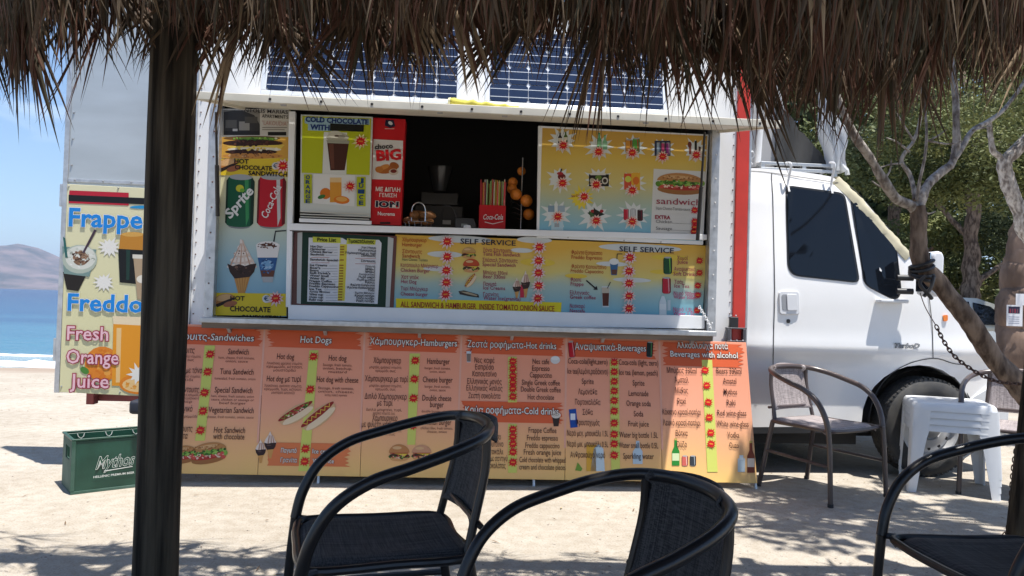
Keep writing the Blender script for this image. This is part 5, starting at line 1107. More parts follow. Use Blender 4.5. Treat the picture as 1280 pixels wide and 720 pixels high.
    st.build('paper_straws', parent=B.e, smooth=True); B.done()
    # oranges on a wire rack
    o = in_truck('orange_rack', 'thin upright wire rod of the orange holder beside the sliding panel', 'rack', 651, .22)
    s = MB(); s.tube([(0, 0, 0), (0, 0, W(650, 198, .22)[1]-CTZ)], .005, 8); s.ball((0, 0, W(650, 198, .22)[1]-CTZ), .009, 8)
    s.build('rod', wm, o, smooth=True); s = MB()
    for k in range(7): a = k*.35; s.tube(spline([(-.0, 0, .10+k*.03), (-.05, .03, .12+k*.035), (-.07, .08, .11+k*.03)], 3), .0025, 4)
    s.lathe([(.06, 0), (.055, .008), (0, .01)], 20); s.build('rack_wire', wm, o, smooth=True)
    om = mat('orange peel', (.80, .25, .03), .5, nscale=60, namt=.12, bump=.3)
    ol = ['orange at the top of the curved row by the sliding panel', 'second orange from the top of the curved row', 'third orange down in the curved row beside the rod', 'bright orange left of the lowest pair beside the rod', 'largest bright orange right of the rod', 'lowest orange of the row, half hidden by the counter edge']
    for k, (px, py, r_, off) in enumerate(((652, 214, .030, .30), (641, 228, .034, .27), (640, 236, .036, .24), (645, 243, .040, .20), (658, 251, .042, .20), (661, 268, .040, .24))):
        p = tloc(px, py, off); q = MB().ball((0, 0, 0), r_, 16).build('orange', om, smooth=True, sharp=0); q.matrix_world = TM @ Matrix.Translation(p); tag(q, ol[k], 'orange', 'oranges in the serving window')
    # dark till / coffee machine and small white cup
    o = in_truck('card_terminal', 'small black till with a coiled lead standing on the counter in the window', 'till', 582, .18)
    s = MB(); s.prism([(-.07, 0), (.07, 0), (.07, .05), (.05, .09), (-.07, .09)], -.06, .07, 'y'); s.build('till_body', mat('black till plastic', (.03, .03, .032), .35), o, bevel=.006)
    MB().tube(spline([(-.06, .0, .09), (-.09, .0, .16), (-.15, .02, .17), (-.16, .02, .08)], 6), .005, 6).build('lead', BLACKP, o, smooth=True)
    MB().box(-.03, .01, -.064, -.0605, .03, .05).build('display', mat('grey display', (.25, .27, .26), .2), o)
    o = in_truck('coffee_grinder', 'dark coffee machine at the back of the kitchen with a pale switch', 'coffee machine', 548, .7, z=CTZ-.02)
    s = MB(); s.box(-.18, .18, 0, .3, 0, .26); s.box(-.14, .14, .02, .28, .262, .36); s.build('machine_body', mat('dark enamel', (.04, .04, .042), .3), o, bevel=.01)
    MB().lathe([(.05, .36), (.09, .52), (.092, .54), (.0, .545)], 20).build('bean_hopper', mat('smoked plastic', (.05, .05, .05), .15), o, smooth=True)
    MB().box(.03, .09, -.006, -.0005, .12, .15).build('switch', WHITE, o)
    MB().box(-.20, .22, -.04, .34, -.9, -.0015).build('machine_stand', DARKIN, o)
    o = in_truck('paper_cup', 'upturned white cup standing beside the red straw box', 'cup', 584, .07)
    MB().lathe([(.030, 0), (.022, .035), (0, .036)], 18).build('cup_wall', PLASTW, o, smooth=True); MB().lathe([(.034, 0), (.034, .004), (.03, .005)], 18).build('rim', PLASTW, o, smooth=True)
counter_items()

# ------------------------------------------------------------------ chairs
def make_chair(fab, tube_m, name='armchair', r=.0145):
    t = thing(name, '', 'chair'); f = MB()
    half = [(.235, .262, .42), (.215, .268, .50), (.165, .275, .585), (.08, .282, .645), (-.03, .280, .68), (-.14, .258, .712), (-.225, .205, .735), (-.272, .11, .747), (-.285, 0, .75)]
    path = half + [(x, -y, z) for x, y, z in reversed(half[:-1])]
    f.tube(spline(path, 6), r*1.12, 14); f.build('arm_loop', tube_m, t, smooth=True)
    for s in (1, -1):
        g = MB(); g.tube(spline([(.235, .262*s, .42), (.247, .262*s, .28), (.262, .268*s, .0)], 4), r, 12); g.build('leg', tube_m, t, smooth=True)
        g = MB(); g.tube(spline([(-.20, .205*s, .42), (-.225, .215*s, .28), (-.275, .235*s, .0)], 4), r, 12); g.build('leg', tube_m, t, smooth=True)
        g = MB(); g.tube(spline([(-.20, .185*s, .42), (-.222, .178*s, .52), (-.247, .172*s, .64), (-.250, .168*s, .735)], 4), r*.85, 10); g.build('back_upright', tube_m, t, smooth=True)
        g = MB(); g.tube([(.252, .258*s, .22), (-.236, .222*s, .235)], r*.72, 8); g.build('stretcher', tube_m, t, smooth=True)
        for z in (.0,):
            [MB().lathe([(r*1.15, 0), (r*1.15, .02), (0, .021)], 10, M=Matrix.Translation(c_)).build('foot_cap', BLACKP, t, smooth=True) for c_ in ((.262, .268*s, 0), (-.275, .235*s, 0))]
    g = MB(); ring = spline([(.20, .235, .42), (.235, .15, .418), (.238, 0, .415), (.235, -.15, .418), (.20, -.235, .42), (.0, -.225, .42), (-.20, -.205, .42), (-.205, 0, .42), (-.20, .205, .42), (.0, .225, .42)], 5, closed=True)
    g.tube(ring, r*.8, 10, closed=True)
    for s in (1, -1): g.tube([(.19, .235*s, .42), (.235, .262*s, .42)], r*.7, 8)
    g.tube([(-.23, -.21, .50), (-.23, .21, .50)], r*.6, 8)
    g.build('seat_frame', tube_m, t, smooth=True)
    # woven sheets
    v = []; F = []; nu, nv = 14, 12
    for i in range(nu):
        for j in range(nv):
            a = i/(nu-1); b = -1+2*j/(nv-1); wy = .212+(.238-.212)*a; x = -.20+.44*a - .03*(abs(b)**3)*(a > .85)
            z = .437-.014*(1-b*b)*math.sin(math.pi*a) - .022*max(0, (a-.86)/.14)**2 - .02*max(0, (abs(b)-.9)/.1)
            v.append((x, b*wy, z))
    for i in range(nu-1):
        for j in range(nv-1): F.append((i*nv+j, i*nv+j+1, (i+1)*nv+j+1, (i+1)*nv+j))
    o = MB().add(v, F).build('seat', fab, t, smooth=True, sharp=0); so_ = o.modifiers.new('thick', 'SOLIDIFY'); so_.thickness = .007
    v = []; F = []
    prof = [(-.214, .485), (-.222, .50), (-.237, .56), (-.252, .63), (-.262, .69), (-.268, .725), (-.276, .754), (-.289, .769), (-.304, .763), (-.308, .743), (-.298, .715)]
    for i, (x, z) in enumerate(prof):
        for j in range(nv):
            b = -1+2*j/(nv-1); wy = .178 - .012*max(0, (z-.6)/.17) - (.02 if i > 5 else 0)
            xx = x - .020*(1-b*b)*(1 if i < 7 else .8); v.append((xx+(.045*(b*b) if z > .74 else .012*b*b), b*wy, z-(.012*b*b if z > .72 else 0)))
    n_ = len(prof)
    for i in range(n_-1):
        for j in range(nv-1): F.append((i*nv+j, i*nv+j+1, (i+1)*nv+j+1, (i+1)*nv+j))
    o = MB().add(v, F).build('backrest', fab, t, smooth=True, sharp=0); so_ = o.modifiers.new('thick', 'SOLIDIFY'); so_.thickness = .006
    return t
dark = make_chair(FAB_DARK, BLACKT); lightc = make_chair(FAB_LIGHT, BROWNT)
def put(o, x, y, a, label, group, s=1): o.location = (x, y, gz(x, y)); o.rotation_euler = (0, 0, R(a)); o['label'] = label; o['group'] = group; o.scale = (s, s, s)
put(dark, -.345, 2.20, 197, 'black armchair with charcoal mesh seat, in front of the hamburger column of the menu board', 'black mesh armchairs under the thatch')
put(copy_tree(dark), .19, 1.66, 203, 'black armchair at the bottom centre, its mesh backrest on the right, legs out of view', 'black mesh armchairs under the thatch', .93)
put(copy_tree(dark), 1.42, 2.14, 186, 'black armchair in the bottom right corner, only one arm and the seat in view', 'black mesh armchairs under the thatch')
put(lightc, 1.93, 4.74, -58, 'brown armchair with sunlit grey mesh, beside the cab door', 'grey mesh armchairs by the cab')
put(copy_tree(lightc), 3.18, 4.83, -128, 'brown armchair with grey mesh, half hidden behind the trunk right of the stools', 'grey mesh armchairs by the cab')

# ------------------------------------------------------------------ stacked white stools
def stools():
    t = thing('plastic_stool', '', 'stool'); n = 8
    # square moulded top with rounded skirt
    def sq(h, r, z, k=5):
        o = []
        for q in range(4):
            cx, cy = ((h-r), (h-r)) if q == 0 else (-(h-r), (h-r)) if q == 1 else (-(h-r), -(h-r)) if q == 2 else ((h-r), -(h-r))
            for i in range(k+1): a = math.pi/2*(q+i/k); o.append((cx+r*math.cos(a), cy+r*math.sin(a), z))
        return o
    rings = [sq(.205, .05, .435), sq(.222, .055, .432), sq(.232, .06, .42), sq(.236, .06, .40), sq(.238, .06, .385), sq(.232, .06, .385), sq(.228, .055, .415), sq(.20, .05, .425)]
    m = len(rings[0]); v = [p for r_ in rings for p in r_]; F = [tuple(range(m)), tuple(reversed(range(m*(len(rings)-1), m*len(rings))))]
    for i in range(len(rings)-1):
        for k in range(m): F.append((i*m+k, (i+1)*m+k, (i+1)*m+(k+1) % m, i*m+(k+1) % m))
    MB().add(v, F).build('stool_top', PLASTW, t, smooth=True)
    for sx in (1, -1):
        for sy in (1, -1):
            v = []; zz = [.40, .34, .25, .12, .0]
            for i, z in enumerate(zz):
                q = 1-z/.40; c = .236+.018*q; w_ = .105-.055*q**.7; th = .009; P = [(c, c-w_), (c, c-.02), (c-.006, c-.006), (c-.02, c), (c-w_, c), (c-w_, c-th), (c-.024, c-th), (c-th, c-.024), (c-th, c-w_)]
                v += [(x*sx, y*sy, z) for x, y in P]
            F = []; m = 9
            for i in range(len(zz)-1):
                for k in range(m): F.append((i*m+k, (i+1)*m+k, (i+1)*m+(k+1) % m, i*m+(k+1) % m))
            F.append(tuple(range((len(zz)-1)*m, len(zz)*m))); MB().add(v, F).build('leg', PLASTW, t, smooth=True, sharp=40)
    labels = ['white plastic stool at the bottom of the stack beside the front wheel', 'white plastic stool second from the bottom of the stack by the front wheel', 'white plastic stool second from the top of the stack by the front wheel', 'white plastic stool on top of the stack in front of the tyre']
    g = ground_at(1212, 622); c = Vector((g.x, g.y+.25, 0))
    for k in range(4):
        o = t if k == 0 else copy_tree(t); o.location = (c.x, c.y, .0+k*.042); o.rotation_euler = (0, 0, R(-21+k*.6)); o['label'] = labels[k]; o['group'] = 'stacked white stools'
stools()

# ------------------------------------------------------------------ green crate
def crate():
    c0 = ground_at(88.5, 618.5); t = thing('beer_crate', 'empty dark green plastic beer crate with white lettering on the sand by the post', 'crate'); t.location = (c0.x, c0.y, 0); t.rotation_euler = (0, 0, R(39))
    gm = mat('green crate plastic', (.007, .042, .026), .42, nscale=7, col2=(.013, .062, .040), bump=.1); dm = mat('dusty crate end', (.065, .12, .095), .7, nscale=5, col2=(.02, .07, .045))
    L, D, H, th = .46, .29, .285, .012
    s = MB(); s.box(0, L, 0, th, .0, H); s.box(0, L, D-th, D, .0, H); s.box(th, L-th, th, D-th, .01, .022)
    hx = lambda x: [(x, 0.012, 0), ]
    s.build('crate_wall', gm, t, bevel=.004)
    for x in (0.0005, L-th-.0005):
        e = MB(); y0, y1 = th+.0005, D-th-.0005; e.box(x, x+th, y0, y0+.075, 0, H-.001); e.box(x, x+th, y1-.075, y1, 0, H-.001); e.box(x, x+th, y0+.0751, y1-.0751, 0, H-.115); e.box(x, x+th, y0+.0751, y1-.0751, H-.045, H-.001); e.build('crate_end', dm, t)
    r = MB(); r.box(-.006, L+.006, -.006, .010, H+.0005, H+.012); r.box(-.006, L+.006, D-.010, D+.006, H+.0005, H+.012); r.box(-.006, .010, .0101, D-.0101, H+.0005, H+.012); r.box(L-.010, L+.006, .0101, D-.0101, H+.0005, H+.012); r.build('rim', gm, t, bevel=.003)
    b = MB(); b.box(-.004, L+.004, -.005, -.0002, 0, .016); b.box(-.006, .014, -.006, -.0002, .0165, H); b.box(L-.014, L+.004, -.006, -.0002, .0165, H); b.build('corner_rib', dm, t, bevel=.002)
    dv = MB()
    for k in range(1, 3): dv.box(L*k/3-.002, L*k/3+.002, th, D-th, .023, .12)
    for k in range(1, 3): dv.box(th, L-th, D*k/3-.002, D*k/3+.002, .0232, .118)
    dv.build('divider', gm, t)
    cl = MB()
    for k in range(3):
        x = .085+k*.145; cl.tube([(x-.018, D-th-.004, H-.004), (x-.014, D-th-.008, H-.02), (x, D-th-.01, H-.032), (x+.014, D-th-.008, H-.02), (x+.018, D-th-.004, H-.004)], .0022, 5)
    cl.build('pale_clip', mat('pale clip', (.45, .48, .45), .6), t, smooth=True)
    B = Board('x', None, None, t.matrix_basis @ Vector((0, 0, 0)), Vector((1, 0, 0)), Vector((0, 0, 1)))
    # lettering laid on the front wall in crate coordinates
    def word(s, x0, z0, w_, h, col, sk=0, off=.02, lay=0, rot=0):
        v, f = text_geo(s, off); vv, _ = text_geo(s, 0); a = min(q[0] for q in vv); b_ = max(q[0] for q in vv); k = w_/(b_-a); out = []
        for x, y in v: X = (x-a)*k; Y = y*h/.7; out.append((x0+X+Y*sk, -.0068-.0004*lay, z0+Y+X*rot))
        return MB().add(out, f).build('lettering', ink(col), t, fix=False)
    word('Mythos', .115, .125, .185, .068, '#e8ece6', .25, .055, 0, .03); word('Mythos', .115, .125, .185, .068, '#11503a', .25, .0, 1, .03)
    MB().add([(.155, -.0072, .108), (.30, -.0072, .119), (.30, -.0072, .123), (.155, -.0072, .113)], [(0, 1, 2, 3)]).build('underline', ink('#e8ece6'), t)
    word('HELLENIC PREMIUM BEER', .105, .078, .205, .0115, '#e8ece6', 0, .03, 0, .012)
    bpy.data.objects.remove(B.e)
crate()

# ------------------------------------------------------------------ palm thatch canopy and its posts
def canopy():
    t = thing('thatched_canopy', 'dry brown palm leaf canopy with a ragged hanging fringe, carried on dark wooden posts', 'canopy', loc=(-1.18, 2.6, 0))
    O = Vector((-1.18, 2.6, 0))
    def post(pxa, pya, pxb, pyb, y, w_px, z0, z1, nm='post', seed=1):
        a = atY(pxa, pya, y); b = atY(pxb, pyb, y); d = (a-b)/(a.z-b.z); r = w_px/2/FPX*y; s = MB(); v = []; f = []; n = 26; m = 44
        for i in range(m):
            z = z0+(z1-z0)*i/(m-1); c = b+d*(z-b.z)
            for k in range(n):
                an = 2*math.pi*k/n; rr = r*(1+.035*noise.noise(Vector((math.cos(an)*2, math.sin(an)*2, z*1.1+seed)))+.05*noise.noise(Vector((seed, 0, z*.9))))
                rr *= 1+.018*noise.noise(Vector((math.cos(an)*7, math.sin(an)*7, z*2)))
                g = abs(((an-R(-93)+math.pi) % (2*math.pi))-math.pi); rr *= 1-.14*math.exp(-(g/.07)**2)
                v.append((c.x+rr*math.cos(an)-O.x, c.y+rr*math.sin(an)-O.y, z))
        for i in range(m-1):
            for k in range(n): f.append((i*n+k, i*n+(k+1) % n, (i+1)*n+(k+1) % n, (i+1)*n+k))
        f.append(tuple(range(n))); f.append(tuple(range((m-1)*n, m*n))); s.add(v, f).build(nm, POSTM, t, smooth=True, sharp=60)
    post(219, 20, 195, 700, 2.6, 54, -.02, 2.75)
    post(1300, 490, 1284, 640, 3.0, 40, -.02, 2.6, seed=5)
    bm_ = MB()
    def bar(p, q, r): bm_.tube([Vector(p)-O, Vector(p).lerp(Vector(q), .5)+Vector((0, 0, .02))-O, Vector(q)-O], r, 10)
    bar((-3.2, 2.62, 2.42), (3.4, 2.95, 2.42), .05); bar((-3.2, -.6, 3.05), (3.4, -.6, 3.05), .05)
    for x in (-2.4, -1.0, .3, 1.6, 2.8): bar((x, 3.0, 2.36), (x, -2.0, 3.35), .035)
    bm_.build('roof_pole', POSTM, t, smooth=True)
    # leaves: clusters of narrow folded blades fanning from a stalk
    rnd = random.Random(11); S = MB(); M1 = mat('dry palm brown', (.125, .074, .036), .75, nscale=3, col2=(.035, .022, .012), stretch=(8, 8, 1)); M2 = mat('dry palm tan', (.34, .245, .15), .7); M3 = mat('dry palm grey green', (.060, .050, .026), .75); M4 = mat('dry palm russet', (.12, .05, .028), .75)
    V = []; F = []; MI = []
    def blade(p, d, L, w_, mi, droop):
        d = d.normalized(); side = d.cross(Vector((rnd.uniform(-.6, .6), -1, rnd.uniform(-.2, .2)))).normalized(); n = 4; o = len(V); q = p.copy(); dd = d.copy()
        for i in range(n+1):
            t_ = i/n; ww = w_*(1-t_**1.6)*(.55+.45*min(1, t_*4)); fold = Vector((0, -1, 0))*ww*.35
            V.append(tuple(q-side*ww-O)); V.append(tuple(q+fold-O)); V.append(tuple(q+side*ww-O))
            dd = (dd+Vector((0, 0, -1))*droop/n+Vector((rnd.uniform(-1, 1), rnd.uniform(-1, 1), 0))*.05).normalized(); q = q+dd*(L/n)
        for i in range(n):
            a = o+3*i; F.append((a, a+1, a+4, a+3)); F.append((a+1, a+2, a+5, a+4)); MI.extend((mi, mi))
    prof = [(-60, 150), (0, 140), (40, 120), (62, 52), (80, 60), (104, 118), (135, 95), (150, 62), (185, 60), (205, 100), (235, 62), (256, 72), (285, 98), (320, 106), (352, 92), (400, 88), (455, 100), (470, 108), (482, 142), (500, 100), (530, 74), (555, 104), (572, 78), (600, 96), (628, 92), (650, 70), (680, 96), (705, 88), (740, 92), (770, 116), (800, 138), (835, 148), (858, 122), (880, 96), (905, 112), (925, 96), (945, 138), (972, 176), (990, 150), (1015, 180), (1036, 200), (1052, 158), (1075, 168), (1110, 158), (1150, 142), (1190, 130), (1240, 128), (1290, 132), (1360, 130)]
    prof = [(x_, y_+(4 if 300 < x_ < 620 else 8)) for x_, y_ in prof]
    def tip_y(px):
        for a, b in zip(prof, prof[1:]):
            if a[0] <= px <= b[0]: return a[1]+(b[1]-a[1])*(px-a[0])/(b[0]-a[0])
        return 140
    def cluster(hub, dirn, L, n, spread, w_=.009, droop=.55):
        base = rnd.choice((0, 0, 0, 2, 3, 3, 0, 1)) 
        for k in range(n):
            a = rnd.gauss(0, spread); b = rnd.gauss(0, spread*.7)
            d = dirn+Vector((a, b, 0)); mi = base if rnd.random() < .8 else rnd.choice((0, 1, 2, 3))
            if mi == 1 and rnd.random() < .5: mi = 0
            blade(hub+Vector((rnd.uniform(-.03, .03), rnd.uniform(-.03, .03), rnd.uniform(-.02, .05))), d, L*rnd.uniform(.62, 1.04), w_*rnd.uniform(.6, 1.2), mi, droop*rnd.uniform(.5, 1.3))
    px = -50
    while px < 1350:                        # the front fringe: whole fans hanging at different heights and angles
        y = rnd.uniform(2.70, 3.05); ty = tip_y(px)+rnd.uniform(-22, 10); tip = atY(px, ty, y); L = rnd.uniform(.40, .78)
        lean = rnd.gauss(0, .34); lean = max(-.75, min(.75, lean))
        dn = Vector((lean, rnd.uniform(-.05, .3), -1)); hub = tip-dn.normalized()*L*.95
        cluster(hub, dn, L, rnd.randint(10, 17), rnd.uniform(.13, .30), rnd.uniform(.0075, .0115), rnd.uniform(.25, .6))
        px += rnd.uniform(9, 19)
    for row, (y0, up) in enumerate(((2.85, .10), (2.7, .20), (2.55, .28), (2.4, .34), (2.2, .42), (1.95, .50), (1.6, .62))):
        px = -70
        while px < 1370:
            y = y0+rnd.uniform(-.08, .08); tip = atY(px, max(25, tip_y(px)-30-row*16), y); L = rnd.uniform(.4, .7); lean = rnd.uniform(-.6, .6)
            if 52 < px < 210 and rnd.random() < (.8 if row < 5 else .45): px += 18; continue
            hub = tip+Vector((-lean*.7*L, -.05, L*.88)); cluster(hub, Vector((lean*.8, rnd.uniform(0, .4), -1)), L, rnd.randint(12, 17), .22, .0115)
            px += rnd.uniform(14, 24)
    # loose whole fans hanging in front, each swept its own way
    for px in range(-40, 1340, 30):
        px += rnd.uniform(-14, 14)
        if 60 < px < 200 and rnd.random() < .7: continue
        y = rnd.uniform(2.50, 2.68); lean = rnd.choice((-1, 1))*rnd.uniform(.25, 1.0); L = rnd.uniform(.38, .62); hub = atY(px, rnd.uniform(-60, 10), y); base_w = rnd.uniform(.008, .012); tan_ = rnd.random() < .3
        for k in range(rnd.randint(12, 20)):
            a = lean+rnd.uniform(-.38, .38); d = Vector((math.sin(a), rnd.uniform(.0, .25), -math.cos(a)*.95)); mi = (1 if rnd.random() < .5 else 3) if tan_ else rnd.choice((0, 0, 2, 3, 0))
            LL = min(L*rnd.uniform(.7, 1.1), max(.12, (tip_y(px)+25-(hub-CAM).dot(Uv)*0)/FPX*y*1.25)); blade(hub+Vector((rnd.uniform(-.02, .02), 0, rnd.uniform(-.02, .02))), d, LL, base_w*rnd.uniform(.6, 1.1), mi, rnd.uniform(.25, .6))
    # upper cover that keeps the sun out
    for _ in range(1500):
        x = rnd.uniform(-3.3, 3.5); y = rnd.uniform(-2.2, 1.9); z = 2.50+(3.0-y)*.195+rnd.uniform(-.03, .1)
        cluster(Vector((x, y, z)), Vector((rnd.uniform(-.5, .5), rnd.uniform(.6, 1), -.22)), rnd.uniform(.5, .8), 9, .30, .017, .12)
    for mm in (M1, M2, M3, M4): S.slot(mm)
    S.v = V; S.f = F; S.mi = MI; o = S.build('palm_leaf_thatch', parent=t, fix=False); o['kind'] = 'stuff'; o['label'] = 'dry palm leaf blades hanging in a ragged fringe'
    # matting under the cover
    v = []; f = []; nx, ny = 30, 24
    for j in range(ny):
        for i in range(nx):
            y = -2.2+4.6*j/(ny-1); x = -3.4+7.0*i/(nx-1); v.append((x-O.x, y-O.y, 2.60+(3.0-y)*.195+.03*noise.noise(Vector((x*2, y*2, 0)))))
    for j in range(ny-1):
        for i in range(nx-1):
            if rnd.random() > .03: f.append((j*nx+i, j*nx+i+1, (j+1)*nx+i+1, (j+1)*nx+i))
    MB().add(v, f).build('reed_matting', mat('dark reed matting', (.07, .05, .035), .9, nscale=10, namt=.4), t, fix=False)
canopy()

# ------------------------------------------------------------------ trees
def limb(s, pts, r0, r1, n=12, seed=0, rough=.12):
    P = spline(pts, 14 if r0 > .02 else 6); N = len(P); Q = []; rr = []
    for i, p in enumerate(P):
        t = i/(N-1); Q.append(p+Vector((noise.noise(p*5+Vector((seed, 0, 0))), noise.noise(p*5+Vector((0, seed, 0))), 0))*r0*.25); rr.append((r0+(r1-r0)*t)*(1+rough*noise.noise(Vector((t*14, seed, .5)))))
    k0 = len(s.v); s.tube(Q, rr, n)
    if r0 > .02:
        for i in range(k0, len(s.v)):
            c = Q[min(len(Q)-1, (i-k0)//n)]; v = Vector(s.v[i]); d = v-c; q = v*9+Vector((seed*3.1, 0, 0)); s.v[i] = tuple(c+d*(1+.16*noise.noise(Vector((q.x*1.6, q.y*1.6, q.z*.6)))+.10*noise.noise(q*2.7)))
    return Q
def leaf_cloud(centres, n, size, rnd, droop=.0, flat=.7, long_=3.0):
    V = []; F = []
    for _ in range(n):
        c, r = rnd.choice(centres); d = Vector((rnd.gauss(0, 1), rnd.gauss(0, 1), rnd.gauss(0, 1)*flat)); d.normalize(); d *= r*rnd.random()**.45
        p = Vector(c)+Vector((d.x, d.y, d.z*flat)); a = Vector((rnd.uniform(-1, 1), rnd.uniform(-1, 1), rnd.uniform(-.7, .8)-droop)).normalized(); b = a.cross(Vector((rnd.uniform(-1, 1), rnd.uniform(-1, 1), rnd.uniform(-1, 1)))).normalized(); s_ = size*rnd.uniform(.6, 1.4); o = len(V)
        V += [tuple(p-a*s_*.5*long_-b*s_*.12), tuple(p+b*s_*.5), tuple(p+a*s_*.5*long_), tuple(p-b*s_*.45)]; F.append((o, o+1, o+2, o+3))
    return V, F
def leafm(name, c1, c2, sc=1.2):
    m = mat(name, c1, .65, nscale=sc, col2=c2, spec=.3); return m
LM = [leafm('pine green', (.105, .13, .045), (.040, .058, .022)), leafm('grey pine green', (.10, .125, .055), (.040, .060, .028)), leafm('yellow pine green', (.15, .165, .05), (.06, .08, .028))]
def near_tree():
    y = 3.75; P = lambda a, b, dy=0: atY(a, b, y+dy)
    t = thing('shade_tree', 'leaning forked tree with pale bark in front of the cab, chain hung on its trunk', 'tree'); 
    base = Vector((P(1420, 660).x+.35, y-.1, 0)); t.location = base; B0 = base
    def L(name, pts, r0, r1, m, seed, n=14):
        s = MB(); limb(s, [p-B0 for p in pts], r0, r1, n, seed); s.build(name, m, t, smooth=True, sharp=0)
    L('trunk', [base-Vector((0, 0, .05)), P(1400, 660), P(1330, 560), P(1283, 497), P(1240, 442), P(1205, 395), P(1178, 360), P(1155, 332), P(1149, 300), P(1146, 272), P(1144, 258)], .056, .034, BARKB, 1, 18)
    L('branch', [P(1146, 268), P(1138, 257, -.02), P(1118, 247, -.06), P(1104, 226, -.1), P(1086, 196, -.14), P(1068, 170, -.18), P(1050, 130, -.2), P(1030, 70, -.2), P(1020, 0, -.1), P(1015, -60)], .027, .012, BARKG, 2)
    L('branch', [P(1146, 268), P(1151, 252, .03), P(1160, 232, .06), P(1176, 216, .1), P(1190, 204, .12), P(1195, 180, .14), P(1194, 150, .14), P(1193, 100, .15), P(1180, 20, .2), P(1176, -60, .2)], .026, .012, BARKG, 3)
    L('branch', [P(1192, 200, .12), P(1204, 182, .15), P(1216, 163, .2), P(1238, 150, .3), P(1260, 130, .4), P(1290, 80, .5), P(1310, -20, .6)], .016, .008, BARKG, 4)
    L('branch', [P(1144, 250, .02), P(1142, 236, .05), P(1137, 218, .1), P(1127, 202, .1), P(1133, 188, .1), P(1142, 176, .1), P(1150, 150, .1), P(1155, 90, .1)], .013, .007, BARKG, 5, 10)
    L('branch', [P(1146, 250, .0), P(1150, 226, -.03), P(1156, 196, -.05), P(1158, 160, -.05), P(1152, 100, 0)], .009, .005, BARKG, 6, 8)
    tw = MB()
    for pts in ([(1137, 190), (1122, 178), (1108, 172)], [(1158, 177), (1172, 170), (1183, 162)], [(1127, 204), (1112, 206), (1098, 210)], [(1160, 176), (1185, 180), (1205, 176)], [(1150, 262), (1160, 267), (1170, 264)], [(1110, 236), (1098, 232), (1090, 226)], [(1216, 163), (1228, 160), (1240, 158)], [(1142, 176), (1132, 160), (1120, 140)], [(1104, 226), (1112, 214), (1114, 200)]):
        limb(tw, [P(a, b, .05)-B0 for a, b in pts], .006, .003, 6, 3)
    tw.build('twigs', BARKG, t, smooth=True)
    # crown above the picture, which dapples the sand
    rnd = random.Random(21); C = []
    for k in range(36):
        x = rnd.uniform(2.35, 5.6); yy = rnd.uniform(2.95, 4.15); z = rnd.uniform(3.15, 4.7); C.append(((x-B0.x, yy-B0.y, z-B0.z), rnd.uniform(.16, .34)))
    lm = MB()
    for (c, r) in C[::2]: limb(lm, [P(1190+rnd.uniform(-120, 80), -40, .1)-B0, (Vector(c)+(P(1190, -40)-B0))*.5+Vector((0, 0, .15)), Vector(c)], .02, .006, 7, 9)
    lm.build('upper_limbs', BARKG, t, smooth=True)
    V, F = leaf_cloud(C, 15000, .040, rnd, long_=2.0); o = MB().add(V, F).build('crown', LM[1], t, fix=False); o['kind'] = 'stuff'; o['label'] = 'thin feathery grey green leaves'
    # black strap tied round the trunk
    st = thing('black_strap', 'black strap tied round the trunk of the leaning tree by the wing mirror', 'strap'); st.location = P(1152, 330); c = P(1152, 330); s = MB()
    for dz in (0, -.02, -.045, -.065): s.tube([(.052*math.cos(a), .052*math.sin(a), dz+.02*math.cos(a+dz*30)) for a in [2*math.pi*k/18 for k in range(18)]], .0085, 6, closed=True)
    s.tube(spline([(-.02, -.075, -.06), (-.05, -.08, -.10), (-.01, -.085, -.15), (.01, -.08, -.17)], 5), .009, 6); s.tube(spline([(.02, -.075, -.06), (.0, -.085, -.12), (-.03, -.08, -.16)], 5), .009, 6)
    s.build('strap_loops', BLACKP, st, smooth=True)
near_tree()

def chain(name, label, pts, n, group, m, cords=None):
    P = spline(pts, 12); L = [0]
    for a, b in zip(P, P[1:]): L.append(L[-1]+(b-a).length)
    t = thing(name, label, 'chain', loc=P[0], group=group); first = None; pitch = L[-1]/n
    a_ = pitch*.72; b_ = pitch*.36
    ring = MB().tube([(a_*math.copysign(abs(math.cos(q))**.8, math.cos(q)), 0, b_*math.sin(q)) for q in [2*math.pi*k/14 for k in range(14)]], pitch*.145, 6, closed=True)
    for k in range(n):
        d = pitch*(k+.5); i = max(j for j in range(len(L)) if L[j] <= d); i = min(i, len(P)-2); u = (d-L[i])/(L[i+1]-L[i]); p = P[i].lerp(P[i+1], u); tg = (P[i+1]-P[i]).normalized()
        if first is None: o = first = ring.build('link', m, t, smooth=True)
        else: o = first.copy(); COL.objects.link(o)
        q = tg.to_track_quat('X', 'Z'); o.rotation_mode = 'QUATERNION'; o.rotation_quaternion = q @ Matrix.Rotation(R(90)*(k % 2)+R(35), 3, 'X').to_quaternion(); o.location = p-P[0]
    if cords:
        s = MB(); s.tube(spline([p-P[0] for p in cords], 4), .0022, 5); s.build('thin_wire', m, t, smooth=True)
    return t
Q = lambda a, b, y=3.66: atY(a, b, y)
chain('hanging_chain', 'rusty steel chain sagging from the tree strap to the lower trunk', [Q(1170, 407), Q(1180, 427), Q(1193, 445), Q(1212, 460), Q(1235, 473), Q(1258, 479), Q(1285, 480)], 27, 'rusty chains', RUST, [Q(1150, 366), Q(1157, 385), Q(1170, 407)])
chain('hanging_chain', 'rusty chain hanging straight down beside the post at the right edge', [Q(1284, 500, 3.2), Q(1278, 522, 3.2), Q(1273, 545, 3.2), Q(1267, 580, 3.2), Q(1264, 615, 3.2), Q(1262, 650, 3.2), Q(1256, 668, 3.2), Q(1249, 672, 3.2)], 34, 'rusty chains', RUST)

